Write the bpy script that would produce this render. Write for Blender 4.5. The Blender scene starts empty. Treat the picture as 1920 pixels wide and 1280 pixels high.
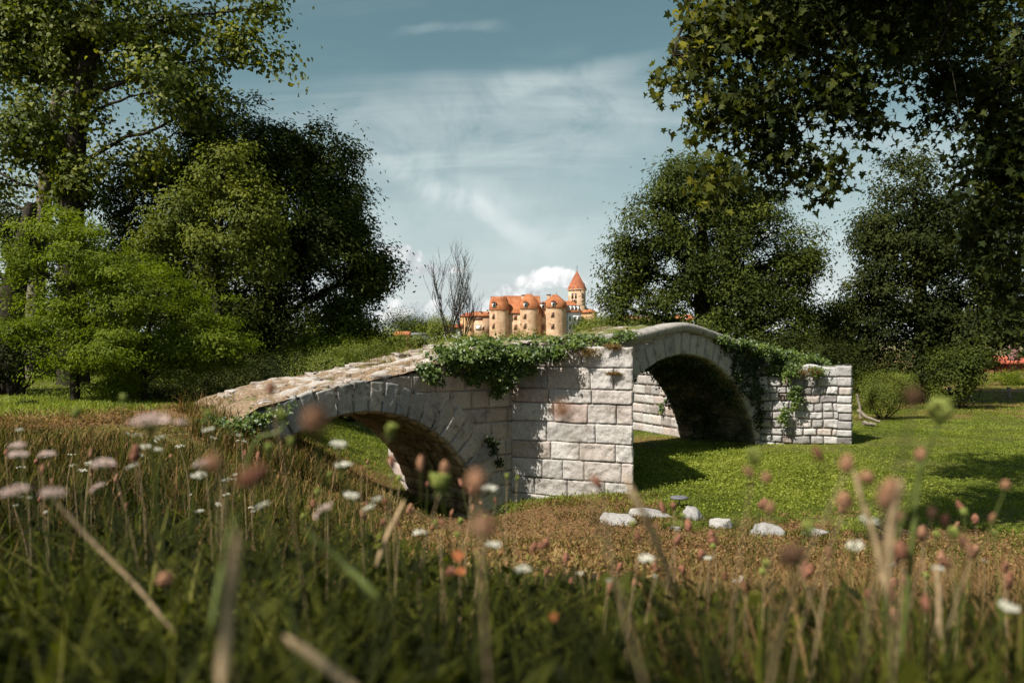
import bpy, bmesh, math, random
import numpy as np
from mathutils import Vector
C = bpy.context.scene
COL = C.collection
F = 1493.0; CX = 960.0; HY = 650.0; EYE = 2.8
# ------------------------------------------------------------------ camera
cam_d = bpy.data.cameras.new("camera"); cam = bpy.data.objects.new("camera", cam_d); COL.objects.link(cam)
cam_d.lens = 28; cam_d.sensor_width = 36; cam_d.clip_start = 0.02; cam_d.clip_end = 9000
cam.location = (0, 0, EYE); cam.rotation_euler = (math.radians(90.384), 0, 0)
cam_d.dof.use_dof = True; cam_d.dof.focus_distance = 17.5; cam_d.dof.aperture_fstop = 2.7
C.camera = cam
# ------------------------------------------------------------------ light
EL = math.radians(49); SX, SY = -0.775, -0.632
S = Vector((SX*math.cos(EL), SY*math.cos(EL), math.sin(EL)))
sd = bpy.data.lights.new("sun", 'SUN'); sun = bpy.data.objects.new("sun", sd); COL.objects.link(sun)
sd.energy = 5.0; sd.angle = math.radians(0.5); sd.color = (1.0, 0.94, 0.85)
sun.rotation_euler = (-S).to_track_quat('-Z', 'Y').to_euler(); sun.location = (-20, -15, 30)
C.view_settings.view_transform = 'Standard'; C.view_settings.look = 'None'
C.view_settings.exposure = 0.80; C.view_settings.gamma = 1
C.cycles.use_denoising = True; C.cycles.max_bounces = 6; C.cycles.transparent_max_bounces = 6
C.cycles.diffuse_bounces = 3; C.cycles.glossy_bounces = 2; C.cycles.transmission_bounces = 3

class NT:
    """small node-tree writer"""
    def __init__(s, tree): s.t = tree; tree.nodes.clear()
    def n(s, kind, **kw):
        nd = s.t.nodes.new(kind)
        for k, v in kw.items():
            if k.startswith('i_'):
                key = k[2:]
                key = int(key) if key.isdigit() else key.replace('_', ' ')
                s.put(nd.inputs[key], v)
            else: setattr(nd, k, v)
        return nd
    def put(s, sock, v):
        if isinstance(v, bpy.types.NodeSocket): s.t.links.new(v, sock)
        elif isinstance(v, bpy.types.Node): s.t.links.new(v.outputs[0], sock)
        else:
            if sock.type == 'RGBA' and len(v) == 3: v = (*v, 1)
            sock.default_value = v
    def math(s, op, a, b=0.0, c=None, clamp=False):
        nd = s.t.nodes.new('ShaderNodeMath'); nd.operation = op; nd.use_clamp = clamp
        s.put(nd.inputs[0], a); s.put(nd.inputs[1], b)
        if c is not None: s.put(nd.inputs[2], c)
        return nd.outputs[0]
    def vmath(s, op, a, b=(0, 0, 0)):
        nd = s.t.nodes.new('ShaderNodeVectorMath'); nd.operation = op
        s.put(nd.inputs[0], a); s.put(nd.inputs[1], b); return nd.outputs[0]
    def mix(s, f, a, b, mode='MIX'):
        nd = s.t.nodes.new('ShaderNodeMix'); nd.data_type = 'RGBA'; nd.blend_type = mode
        s.put(nd.inputs[0], f); s.put(nd.inputs[6], a); s.put(nd.inputs[7], b); return nd.outputs[2]
    def ramp(s, f, stops):
        nd = s.t.nodes.new('ShaderNodeValToRGB'); s.put(nd.inputs[0], f)
        cr = nd.color_ramp
        while len(cr.elements) < len(stops): cr.elements.new(0.5)
        for e, (p, c) in zip(cr.elements, stops):
            e.position = p; e.color = (*c, 1) if len(c) == 3 else c
        return nd.outputs[0]
    def noise(s, vec, scale, detail=4, rough=0.55, dist=0.0):
        nd = s.t.nodes.new('ShaderNodeTexNoise'); s.put(nd.inputs['Vector'], vec)
        nd.inputs['Scale'].default_value = scale; nd.inputs['Detail'].default_value = detail
        nd.inputs['Roughness'].default_value = rough; nd.inputs['Distortion'].default_value = dist
        return nd.outputs[0]
    def step(s, v, lo, hi):
        nd = s.t.nodes.new('ShaderNodeMapRange'); nd.interpolation_type = 'SMOOTHSTEP'
        s.put(nd.inputs[0], v); nd.inputs[1].default_value = lo; nd.inputs[2].default_value = hi
        return nd.outputs[0]
# ------------------------------------------------------------------ world: Nishita sky with high cirrus and low cumulus
w = bpy.data.worlds.new("World"); C.world = w; w.use_nodes = True
T = NT(w.node_tree)
sky = T.n('ShaderNodeTexSky', sky_type='NISHITA', sun_disc=False, sun_elevation=EL, sun_rotation=math.atan2(SX, SY))
sky.air_density = 1.0; sky.dust_density = 1.5; sky.ozone_density = 1.5
hs = T.n('ShaderNodeHueSaturation', i_Hue=0.440, i_Saturation=0.84, i_Value=0.95, i_Color=sky.outputs[0]).outputs[0]
tc = T.n('ShaderNodeTexCoord').outputs['Generated']
sep = T.n('ShaderNodeSeparateXYZ', i_0=tc)
X, Y, Z = sep.outputs
zc = T.math('MAXIMUM', Z, 0.0)
den = T.math('ADD', zc, 0.42)
hx = T.math('DIVIDE', X, den); hy = T.math('DIVIDE', Y, den)
plane = T.n('ShaderNodeCombineXYZ', i_0=hx, i_1=hy).outputs[0]
# cirrus, stretched along crossing wind directions
def streak(rot, loc, scl, nscale, dist):
    mp = T.n('ShaderNodeMapping', i_0=plane, i_Rotation=(0, 0, math.radians(rot)), i_Location=loc, i_Scale=scl).outputs[0]
    return T.noise(mp, nscale, 9, 0.58, dist)
c1 = streak(22, (0.3, 0.2, 0), (0.9, 3.2, 1), 1.3, 0.7)
c2 = streak(-38, (3.1, 1.4, 0), (0.55, 4.0, 1), 1.4, 0.5)
c3 = streak(8, (1.7, 5.2, 0), (1.0, 1.6, 1), 1.2, 0.3)
low = T.step(Z, 0.36, 0.0)
cir = T.math('ADD', T.math('MULTIPLY', T.step(c1, 0.45, 0.80), 0.62), T.math('MULTIPLY', T.step(c2, 0.48, 0.74), 0.75))
cir = T.math('MULTIPLY', cir, T.math('ADD', T.step(c3, 0.30, 0.66), 0.25))
gx = T.math('DIVIDE', X, T.math('MAXIMUM', Y, 0.05)); gz = T.math('DIVIDE', Z, T.math('MAXIMUM', Y, 0.05))
g = T.n('ShaderNodeCombineXYZ', i_0=gx, i_1=gz).outputs[0]
wob = T.noise(g, 3.0, 4, 0.6); tex = T.noise(g, 9, 7, 0.62, 0.6)
def trail(x0, y0, x1, y1, wd, amp):
    """a long drifting band of cirrus between two sky directions"""
    ax_, az_ = (x0-CX)/F, (HY-y0)/F; bx_, bz_ = (x1-CX)/F, (HY-y1)/F; L = math.hypot(bx_-ax_, bz_-az_); ux, uz = (bx_-ax_)/L, (bz_-az_)/L
    rx = T.math('SUBTRACT', gx, ax_); rz = T.math('SUBTRACT', gz, az_)
    al = T.math('ADD', T.math('MULTIPLY', rx, ux), T.math('MULTIPLY', rz, uz)); ac = T.math('ADD', T.math('MULTIPLY', rx, -uz), T.math('MULTIPLY', rz, ux))
    ac = T.math('ADD', ac, T.math('MULTIPLY', T.math('SUBTRACT', wob, 0.5), 0.10))
    e = T.math('MULTIPLY', T.step(T.math('ABSOLUTE', ac), wd/F, wd/F*0.15), T.math('MULTIPLY', T.step(al, -L*.25, L*.25), T.step(al, L*1.25, L*.75)))
    return T.math('MULTIPLY', T.math('MULTIPLY', e, T.step(tex, 0.25, 0.62)), amp)
tr_ = None
for q in ((675, 285, 1010, 465, 30, .26), (760, 330, 960, 400, 60, .22), (900, 175, 1210, 105, 30, .27), (760, 60, 930, 48, 16, .18), (640, 430, 1050, 360, 70, .20), (1080, 150, 1250, 250, 60, .12), (560, 260, 1200, 220, 120, .34), (900, 470, 1400, 400, 60, .2), (1430, 240, 1560, 290, 50, .2)):
    t_ = trail(*q); tr_ = t_ if tr_ is None else T.math('ADD', tr_, t_)
cir = T.math('ADD', T.math('MULTIPLY', cir, 0.36), T.math('MULTIPLY', T.math('MULTIPLY', low, low), 0.46))
cir = T.math('ADD', T.math('ADD', cir, tr_), T.math('MULTIPLY', low, 0.33), clamp=True)
skyc = T.mix(cir, hs, (8.4, 9.3, 9.3, 1))
# cumulus heaps near the horizon
cn = T.noise(g, 21, 8, 0.56, 0.15)
cnL = T.noise(T.vmath('ADD', g, (0.005, -0.010, 0)), 21, 8, 0.56, 0.15)
def heap(cxp, cyp, rx, ry, flat):
    ux = T.math('DIVIDE', T.math('SUBTRACT', gx, (cxp-CX)/F), rx/F)
    uz = T.math('DIVIDE', T.math('SUBTRACT', gz, (HY-cyp)/F), ry/F)
    # flat bottoms: below centre falls quicker
    uzn = T.math('MULTIPLY', T.math('MINIMUM', uz, 0.0), flat)
    uz2 = T.math('ADD', T.math('MAXIMUM', uz, 0.0), uzn)
    r2 = T.math('ADD', T.math('MULTIPLY', ux, ux), T.math('MULTIPLY', uz2, uz2))
    return T.math('SUBTRACT', 1.0, r2), uz
m = None
heaps = [(1030, 530, 72, 34, 2.2), (975, 548, 70, 18, 2.0), (742, 482, 58, 28, 1.6), (812, 508, 72, 15, 2.2), (775, 590, 85, 34, 1.4), (880, 600, 60, 26, 1.5),
         (905, 590, 60, 34, 1.6), (640, 580, 70, 30, 1.5), (1150, 590, 70, 30, 1.5), (1500, 600, 120, 36, 1.6), (1400, 440, 50, 12, 2)]
for hdef in heaps:
    a, _ = heap(*hdef)
    m = a if m is None else T.math('MAXIMUM', m, a)
dens = T.math('ADD', m, T.math('MULTIPLY', T.math('SUBTRACT', cn, 0.5), 2.4))
densL = T.math('ADD', m, T.math('MULTIPLY', T.math('SUBTRACT', cnL, 0.5), 2.4))
alpha = T.math('MULTIPLY', T.step(dens, 0.10, 0.50), T.step(m, -0.7, 0.1))
lit = T.step(T.math('SUBTRACT', densL, dens), -0.30, 0.22)
big, bz = heap(1030, 525, 75, 36, 1.5)
lit = T.math('MULTIPLY', T.math('ADD', T.math('MULTIPLY', T.math('SUBTRACT', 1.0, lit), 0.75), T.math('MULTIPLY', T.step(bz, -0.8, 0.6), T.math('MULTIPLY', T.step(big, -0.2, 0.5), 0.6))), 1.0, clamp=True)
cc = T.mix(lit, (6.3, 6.9, 7.1, 1), (12.5, 12.5, 12.3, 1))
allc = T.mix(alpha, skyc, cc)
bg = T.n('ShaderNodeBackground', i_0=allc, i_1=0.051)
T.n('ShaderNodeOutputWorld', i_0=bg.outputs[0])
w.cycles.sampling_method = 'MANUAL'; w.cycles.sample_map_resolution = 512

# ------------------------------------------------------------------ helpers
def P(px, py, D): return np.array([D*(px-CX)/F, D, EYE-(py-HY)/F*D])
def tag(o, label=None, cat=None, group=None, kind=None):
    if label: o['label'] = label
    if cat: o['category'] = cat
    if group: o['group'] = group
    if kind: o['kind'] = kind
    return o
def root(name, label, cat, loc=(0, 0, 0), group=None):
    o = bpy.data.objects.new(name, None); COL.objects.link(o); o.location = tuple(float(v) for v in loc)
    o.empty_display_size = 0.2
    return tag(o, label, cat, group)
def npmesh(name, verts, faces, mat=None, parent=None, attr=None, smooth=False, cols=None):
    """verts (N,3); faces: list of (M,k) int arrays; attr: per-face float 'rnd'"""
    verts = np.asarray(verts, dtype=np.float32).reshape(-1, 3)
    if parent is not None:
        q_ = parent
        while q_ is not None: verts = verts-np.array(q_.location, dtype=np.float32); q_ = q_.parent
    if isinstance(faces, np.ndarray): faces = [faces]
    faces = [np.asarray(f, dtype=np.int32) for f in faces if len(f)]
    me = bpy.data.meshes.new(name)
    nl = sum(f.size for f in faces); nf = sum(len(f) for f in faces)
    me.vertices.add(len(verts)); me.vertices.foreach_set('co', verts.ravel())
    me.loops.add(nl); me.loops.foreach_set('vertex_index', np.concatenate([f.ravel() for f in faces]))
    tot = np.concatenate([np.full(len(f), f.shape[1], np.int32) for f in faces])
    st = np.concatenate([[0], np.cumsum(tot)[:-1]]).astype(np.int32)
    me.polygons.add(nf); me.polygons.foreach_set('loop_start', st); me.polygons.foreach_set('loop_total', tot)
    if smooth: me.polygons.foreach_set('use_smooth', np.ones(nf, dtype=bool))
    me.update(calc_edges=True)
    if attr is not None:
        a = me.attributes.new('rnd', 'FLOAT', 'FACE'); a.data.foreach_set('value', np.asarray(attr, np.float32))
    if cols is not None:
        for k, v in cols.items():
            a = me.attributes.new(k, 'FLOAT', 'POINT'); a.data.foreach_set('value', np.asarray(v, np.float32))
    if mat: me.materials.append(mat)
    o = bpy.data.objects.new(name, me); COL.objects.link(o)
    if parent is not None: o.parent = parent
    return o
class MB:
    """collects raw geometry for one mesh"""
    def __init__(s): s.v = []; s.f = {}; s.r = {}; s.n = 0
    def add(s, v, f, r=0.5):
        v = np.asarray(v, float).reshape(-1, 3); f = np.asarray(f, int)
        k = f.shape[1]; s.f.setdefault(k, []).append(f+s.n); s.v.append(v); s.n += len(v)
        rr = np.full(len(f), r) if np.isscalar(r) else np.asarray(r)
        s.r.setdefault(k, []).append(rr)
    def poly(s, pts, r=0.5): s.add(pts, [list(range(len(pts)))], r)
    def box(s, lo, hi, r=0.5, rot=0, about=(0, 0)):
        x0, y0, z0 = lo; x1, y1, z1 = hi
        v = np.array([(x0,y0,z0),(x1,y0,z0),(x1,y1,z0),(x0,y1,z0),(x0,y0,z1),(x1,y0,z1),(x1,y1,z1),(x0,y1,z1)], float)
        s.add(v, [(0,3,2,1),(4,5,6,7),(0,1,5,4),(1,2,6,5),(2,3,7,6),(3,0,4,7)], r)
    def tube(s, pts, rad, n=6, r=0.5, cap=True):
        pts = np.asarray(pts, float); m = len(pts); rad = np.broadcast_to(np.asarray(rad, float), (m,))
        tn = np.gradient(pts, axis=0); tn /= np.linalg.norm(tn, axis=1)[:, None]+1e-9
        ref = np.array([0.31, 0.17, 1.0]) if abs(tn[0][2]) < 0.9 else np.array([1.0, 0.2, 0.1])
        a = np.cross(tn, ref); a /= np.linalg.norm(a, axis=1)[:, None]+1e-9; b = np.cross(tn, a)
        th = np.arange(n)/n*2*np.pi
        v = pts[:, None]+rad[:, None, None]*(np.cos(th)[None, :, None]*a[:, None]+np.sin(th)[None, :, None]*b[:, None])
        i = np.arange(m-1)[:, None]*n; j = np.arange(n)[None]; j2 = (j+1) % n
        f = np.stack([i+j, i+j2, i+n+j2, i+n+j], -1).reshape(-1, 4)
        s.add(v.reshape(-1, 3), f, r)
        if cap: s.add(v[-1], [list(range(n))], r); s.add(v[0], [list(range(n))[::-1]], r)
    def ball(s, c, rad, nu=8, nv=6, r=0.5, jit=0, rng=None):
        c = np.asarray(c, float); rad = np.broadcast_to(np.asarray(rad, float), (3,))
        u = np.arange(nu)/nu*2*np.pi; t = np.linspace(0.12, np.pi-0.12, nv)
        v = np.stack([np.sin(t)[:, None]*np.cos(u), np.sin(t)[:, None]*np.sin(u), np.cos(t)[:, None]+0*u], -1).reshape(-1, 3)
        if jit and rng is not None: v *= 1+rng.uniform(-jit, jit, (len(v), 1))
        i = np.arange(nv-1)[:, None]*nu; j = np.arange(nu)[None]; j2 = (j+1) % nu
        f = np.stack([i+j, i+nu+j, i+nu+j2, i+j2], -1).reshape(-1, 4)
        s.add(v*rad+c, f, r)
        s.add((v*rad+c)[:nu], [list(range(nu))], r); s.add((v*rad+c)[-nu:], [list(range(nu))[::-1]], r)
    def build(s, name, mat, parent=None, smooth=False):
        fs = [np.concatenate(s.f[k]) for k in s.f]; at = np.concatenate([np.concatenate(s.r[k]) for k in s.f])
        return npmesh(name, np.concatenate(s.v), fs, mat, parent, at, smooth)
def _hash(i, j, k, seed):
    h = (i*374761393+j*668265263+k*2147483647+seed*974634777) & 0xffffffff
    h = ((h ^ (h >> 13))*1274126177) & 0xffffffff
    h = h ^ (h >> 16)
    return (h & 0xffff)/65535.0
def vn(p, seed=0):
    """value noise 0..1 of (N,3)"""
    p = np.asarray(p, float); q = np.floor(p).astype(np.int64); f = p-q; f = f*f*(3-2*f)
    out = 0
    for a in (0, 1):
        for b in (0, 1):
            for c in (0, 1):
                wgt = (f[..., 0] if a else 1-f[..., 0])*(f[..., 1] if b else 1-f[..., 1])*(f[..., 2] if c else 1-f[..., 2])
                out = out+wgt*_hash(q[..., 0]+a, q[..., 1]+b, q[..., 2]+c, seed)
    return out
def unit(v): return v/(np.linalg.norm(v, axis=-1, keepdims=True)+1e-9)
def _keep(p, f, thr, seed=0): return vn(np.asarray(p)*f, seed) > thr
def fbm(p, seed=0, oct=3):
    o = 0; a = 1; s = 0
    for k in range(oct): o = o+a*vn(np.asarray(p)*2**k, seed+k*7); s += a; a *= 0.5
    return o/s
def sstep(x, a, b):
    t = np.clip((x-a)/(b-a), 0, 1); return t*t*(3-2*t)
# ------------------------------------------------------------------ bridge frame (t along the front wall, s through it)
TH = math.radians(41); A = np.array([math.cos(TH), math.sin(TH), 0]); DD = np.array([-math.sin(TH), math.cos(TH), 0])
J1 = np.array([-0.02, 15.98, 0]); BW = 2.6
def W(t, s, z):
    t = np.asarray(t, float); s = np.asarray(s, float); z = np.asarray(z, float)
    return J1+t[..., None]*A+s[..., None]*DD+np.stack([0*z, 0*z, z], -1)
def inv(x, y):
    dx = x-J1[0]; dy = y-J1[1]
    return dx*A[0]+dy*A[1], dx*DD[0]+dy*DD[1]
# ------------------------------------------------------------------ terrain
ctrl = [(0,-6,2.3),(-6,-4,2.35),(6,-4,2.25),(0,0,2.3),(-2,0.5,2.25),(2,0,2.22),(-4,0,2.25),(5,1,2.0),(0,3,1.85),(-3,3,1.92),(3,3,1.72),(-6,3,2.0),
 (0,6,1.22),(-3,6,1.58),(3.5,6,1.0),(6,6,.95),(-6.5,7,1.75),(0.2,9,.58),(-1,9.6,.52),(3,9,.42),(6,9,.35),(9,9,.35),(3,12,.03),(6,12,.06),(10,12,.12),(0.8,12.2,.15),
 (-4,9,1.48),(-4.5,11.5,1.62),(-6,12,1.66),(-8,12,1.68),(-3.1,11.2,1.15),(-2.6,11.2,.78),(-1.55,10.8,.50),(-.8,11,.16),(-.6,12,-.1),(-12,20,1.62),(-20,30,1.6),(-30,40,1.9),(-12,35,1.85),(-5.8,12.7,1.66),(-4.9,13.4,1.70),(-5.4,14.2,1.72),(-7.2,14,1.66),(-7.5,17,1.55),(-10,14,1.68),
 (-4.2,18,.55),(-4.8,22,.85),(-3,19,-.12),(-2.6,17,-.3),(-1.2,15.6,-.35),(0,22,.1),(5,27,.0),(3,31,.1),(1.5,14.2,.08),(4,16,.05),(2.6,18.5,.1),(6.5,20.5,.15),(9,20,.22),(12,24,.3),(20,36,.25),(30,40,.3),
 (15,15,.12),(25,20,.2),(12,36,.3),(-2,36,1.2),(-6,30,1.5),(10,30,.15),(5,45,1),(40,30,.3),(-25,10,1.8),(-40,25,1.9),(0,-20,2.3),(20,-10,2.0),(-20,-10,2.3),(0,13.6,.02)]
ctrl = np.array(ctrl, float)
def _U(r2): return 0.5*r2*np.log(r2+1e-9)
_n = len(ctrl); _K = _U(((ctrl[:, None, :2]-ctrl[None, :, :2])**2).sum(-1))+np.eye(_n)*0.6
_Pm = np.c_[np.ones(_n), ctrl[:, :2]]
_M = np.block([[_K, _Pm], [_Pm.T, np.zeros((3, 3))]]); _W = np.linalg.solve(_M, np.r_[ctrl[:, 2], 0, 0, 0])
def _tps(x, y):
    out = np.empty(len(x))
    for i in range(0, len(x), 50000):
        q = np.c_[x[i:i+50000], y[i:i+50000]]
        out[i:i+50000] = _U(((q[:, None]-ctrl[None, :, :2])**2).sum(-1))@_W[:_n]+_W[_n]+q@_W[_n+1:]
    return out
def H(x, y):
    x = np.atleast_1d(np.asarray(x, float)); y = np.atleast_1d(np.asarray(y, float)); sh = x.shape
    x = x.ravel(); y = y.ravel()
    r = np.hypot(x, y-8)
    far = 0.8+4.3*sstep(y, 45, 270)+14*sstep(np.abs(x-150), 400, 3000)*0+10*sstep(y, 500, 3000)
    wn = 1-sstep(r, 36, 60)
    z = np.where(wn > 0, _tps(np.clip(x, -60, 60), np.clip(y, -40, 70)), 0)*wn+far*(1-wn)
    p = np.c_[x, y, 0*x]
    z = z+(fbm(p*1.6, 3)-.5)*0.07*np.clip(r/8, .3, 1)+(vn(p*6, 5)-.5)*0.02
    # the hollow in front of and under the first arch
    t, s = inv(x, y)
    e = np.hypot((t+1.95)/1.5, (s+0.05)/1.75)
    z = z-1.7*(1-sstep(e, 0.55, 1.08))
    return z.reshape(sh)
def H1(x, y): return float(H(np.array([x]), np.array([y]))[0])
def dryness(x, y):
    """0 green .. 1 dried brown ground"""
    x = np.asarray(x, float); y = np.asarray(y, float)
    p = np.c_[x.ravel(), y.ravel(), 0*x.ravel()]
    n = fbm(p*0.9, 11).reshape(x.shape); n2 = fbm(p*3.1, 15).reshape(x.shape)
    edge = 12.6+(n-.5)*3.4+(n2-.5)*2.4-0.22*np.clip(x-2, 0, 20)
    band = sstep(y+(n2-.5)*2.5, 3.6, 5.6)*(1-sstep(y, edge, edge+0.9))*sstep(x, -2.5, -0.5)
    band = np.maximum(band, sstep(x, -0.8, 0)*(1-sstep(x, 2.0, 3.0))*sstep(y, 9, 10)*(1-sstep(y, 14.4, 15.3)))
    left = 0.42*sstep(y, 3, 6)*(1-sstep(y, 12.5, 14))*(1-sstep(x, -2.5, -.5))
    t, s = inv(x, y)
    path = np.exp(-((s-1.3)/1.5)**2)*sstep(-t, 5, 6)*(1-sstep(-t, 9, 13))
    beh = 0.95*np.exp(-(((t+2.6)/2.2)**2+((s-3.0)/1.7)**2))+0.8*np.exp(-(((t-7)/2.5)**2+((s-3.0)/1.0)**2))
    far = 0.45*sstep(y, 24, 30)*sstep(x, 8, 12)
    d = np.clip(np.maximum.reduce([band*(0.72+0.5*(n2-.5)), left, path, beh, far*(0.6+n2)]), 0, 1)
    return np.clip(d+(n2-.5)*0.55*(d > .03), 0, 1)
# ------------------------------------------------------------------ materials
def newmat(name):
    m = bpy.data.materials.new(name); m.use_nodes = True; return m, NT(m.node_tree)
def finish(T, col, rough=0.8, bump=None, bstr=0.3, bdist=0.01, spec=0.3, trans=None, metal=0.0):
    kw = dict(i_Base_Color=col, i_Roughness=rough)
    pr = T.n('ShaderNodeBsdfPrincipled', **kw); pr.inputs['Specular IOR Level'].default_value = spec
    pr.inputs['Metallic'].default_value = metal
    if bump is not None:
        bn = T.n('ShaderNodeBump', i_Strength=bstr, i_Distance=bdist, i_Height=bump); T.put(pr.inputs['Normal'], bn.outputs[0])
    out = pr.outputs[0]
    if trans is not None:
        tr = T.n('ShaderNodeBsdfTranslucent', i_Color=trans[0]); ms = T.n('ShaderNodeMixShader', i_0=trans[1])
        T.put(ms.inputs[1], out); T.put(ms.inputs[2], tr.outputs[0]); out = ms.outputs[0]
    T.n('ShaderNodeOutputMaterial', i_0=out)
def leafmat(name, stops, trans=0.3, rough=0.5, spec=0.25, scale=0.6):
    m, T = newmat(name)
    rnd = T.n('ShaderNodeAttribute', attribute_name='rnd').outputs['Fac']
    geo = T.n('ShaderNodeNewGeometry').outputs['Position']
    big = T.noise(geo, scale, 2)
    f = T.math('ADD', T.math('MULTIPLY', rnd, 0.7), T.math('MULTIPLY', T.math('SUBTRACT', big, 0.35), 0.9), clamp=True)
    n = len(stops); col = T.ramp(f, [(i/(n-1), c) for i, c in enumerate(stops)])
    tcol = T.mix(1.0, col, (1.9, 2.0, 0.7, 1), 'MULTIPLY')
    finish(T, col, rough, spec=spec, trans=(tcol, trans)); return m
def plain(name, col, rough=0.7, var=0.25, scale=8, bump=0.2, spec=0.3, metal=0.0, trans=None):
    m, T = newmat(name)
    geo = T.n('ShaderNodeTexCoord').outputs['Object']
    n = T.noise(geo, scale, 5)
    c2 = tuple(c*(1-var) for c in col); c1 = tuple(min(1, c*(1+var)) for c in col)
    cc = T.ramp(n, [(0.3, c2), (0.7, c1)])
    finish(T, cc, rough, bump=n, bstr=bump, bdist=0.02, spec=spec, metal=metal, trans=(cc, trans) if trans else None); return m
def stonemat(name, stops, dirt=(0.10, 0.09, 0.075), dirt_lo=0.56, dirt_hi=0.75, grain=1.0, moss=None):
    m, T = newmat(name)
    rnd = T.n('ShaderNodeAttribute', attribute_name='rnd').outputs['Fac']
    pos = T.n('ShaderNodeTexCoord').outputs['Object']
    col = T.ramp(rnd, [(i/(len(stops)-1), c) for i, c in enumerate(stops)])
    fine = T.noise(pos, 110, 3, 0.7); med = T.noise(pos, 22, 5, 0.6); big = T.noise(pos, 2.6, 5, 0.62, 0.4)
    spk = T.ramp(fine, [(0.32, (0.45, 0.43, 0.42)), (0.47, (1, 1, 1)), (0.60, (1, 1, 1)), (0.72, (1.25, 1.22, 1.2))])
    col = T.mix(0.85, col, spk, 'MULTIPLY')
    blot = T.ramp(med, [(0.30, (0.62, 0.60, 0.58)), (0.52, (1, 1, 1)), (0.75, (1.12, 1.1, 1.06))])
    col = T.mix(0.8, col, blot, 'MULTIPLY')
    dm = T.math('MULTIPLY', T.step(big, dirt_lo, dirt_hi), T.step(med, 0.36, 0.6))
    col = T.mix(T.math('MULTIPLY', dm, 0.85), col, (*dirt, 1))
    lic = T.noise(pos, 9, 4, 0.7, 0.5)
    col = T.mix(T.math('MULTIPLY', T.step(lic, 0.60, 0.66), 0.35), col, (0.52, 0.50, 0.45, 1))
    if moss:
        mn = T.noise(pos, 3.4, 6, 0.7); col = T.mix(T.math('MULTIPLY', T.step(mn, moss[1], moss[1]+.12), 0.8), col, (*moss[0], 1))
    bh = T.math('ADD', T.math('MULTIPLY', fine, 0.35), T.math('ADD', med, T.math('MULTIPLY', T.noise(pos, 7, 3), 0.8)))
    finish(T, col, 0.9, bump=bh, bstr=0.55*grain, bdist=0.018, spec=0.2); return m
M = {}
M['granite'] = stonemat('pink_granite', [(.36,.315,.28), (.42,.385,.35), (.30,.285,.275), (.47,.45,.42), (.38,.36,.34), (.41,.33,.29), (.48,.465,.44), (.23,.20,.18), (.42,.395,.37)], dirt=(.15,.12,.10), dirt_lo=.47, dirt_hi=.68, grain=1.6)
M['grey'] = stonemat('grey_granite', [(.30,.29,.27), (.36,.34,.31), (.25,.25,.25), (.33,.31,.28), (.40,.37,.33)], dirt=(.07,.065,.055), dirt_lo=.50, dirt_hi=.66)
M['spandrel'] = stonemat('spandrel_granite', [(.34,.30,.26), (.38,.34,.30), (.29,.27,.25), (.36,.30,.25), (.42,.39,.35)], dirt=(.09,.08,.07), dirt_lo=.52, dirt_hi=.70)
M['white'] = stonemat('pale_rubble', [(.37,.365,.355), (.46,.45,.44), (.28,.27,.265), (.49,.48,.465), (.38,.30,.25), (.11,.10,.095), (.40,.385,.37), (.22,.205,.20)], dirt_lo=.50, dirt_hi=.76, grain=1.4)
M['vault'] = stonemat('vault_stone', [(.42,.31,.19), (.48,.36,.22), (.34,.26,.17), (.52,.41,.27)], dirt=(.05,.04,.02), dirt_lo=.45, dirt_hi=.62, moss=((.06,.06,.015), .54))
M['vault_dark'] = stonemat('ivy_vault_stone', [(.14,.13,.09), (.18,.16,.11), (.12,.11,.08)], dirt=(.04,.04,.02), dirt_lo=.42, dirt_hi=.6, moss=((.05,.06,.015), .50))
M['mortar'] = stonemat('mortar', [(.38,.345,.31), (.38,.345,.31)], dirt=(.12,.10,.08), dirt_lo=.5, dirt_hi=.7)
M['coping'] = stonemat('coping_stone', [(.26,.25,.23), (.33,.31,.28), (.29,.28,.25)], dirt=(.08,.075,.06), dirt_lo=.5, dirt_hi=.7, moss=((.09,.10,.03), .60))
M['pave'] = stonemat('paving_stone', [(.34,.30,.265), (.43,.39,.355), (.28,.235,.20), (.39,.335,.29)], dirt=(.16,.11,.07), dirt_lo=.46, dirt_hi=.64, grain=1.5, moss=((.10,.11,.035), .60))
M['rock'] = stonemat('rock', [(.30,.285,.27), (.26,.255,.25), (.34,.325,.30)], dirt=(.25,.21,.18), dirt_lo=.55, dirt_hi=.75, grain=1.5)
# ground
m, T = newmat('meadow_ground')
pos = T.n('ShaderNodeNewGeometry').outputs['Position']
dry = T.n('ShaderNodeAttribute', attribute_name='dry').outputs['Fac']
n1 = T.noise(pos, 0.35, 4); n2 = T.noise(pos, 5, 6, 0.7); n3 = T.noise(pos, 45, 4, 0.7)
grn = T.ramp(n2, [(0.30, (.012, .018, .003)), (0.50, (.055, .070, .008)), (0.72, (.13, .15, .02))])
grn = T.mix(T.step(n1, 0.42, 0.70), grn, T.ramp(n3, [(0.3, (.06, .06, .018)), (0.7, (.16, .15, .045))]))
brn = T.ramp(n3, [(0.28, (.035, .018, .008)), (0.5, (.15, .085, .038)), (0.72, (.30, .17, .085))])
brn = T.mix(T.math('MULTIPLY', T.step(n2, 0.5, 0.66), 0.55), brn, (.075, .085, .02, 1))
dm = T.step(T.math('ADD', dry, T.math('MULTIPLY', T.math('SUBTRACT', n2, 0.5), 0.8)), 0.25, 0.6)
col = T.mix(dm, grn, brn)
px, py_, pz = T.n('ShaderNodeSeparateXYZ', i_0=pos).outputs
nearf = T.math('MULTIPLY', T.step(py_, 7.0, 4.2), T.step(py_, -6, 0))
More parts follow.
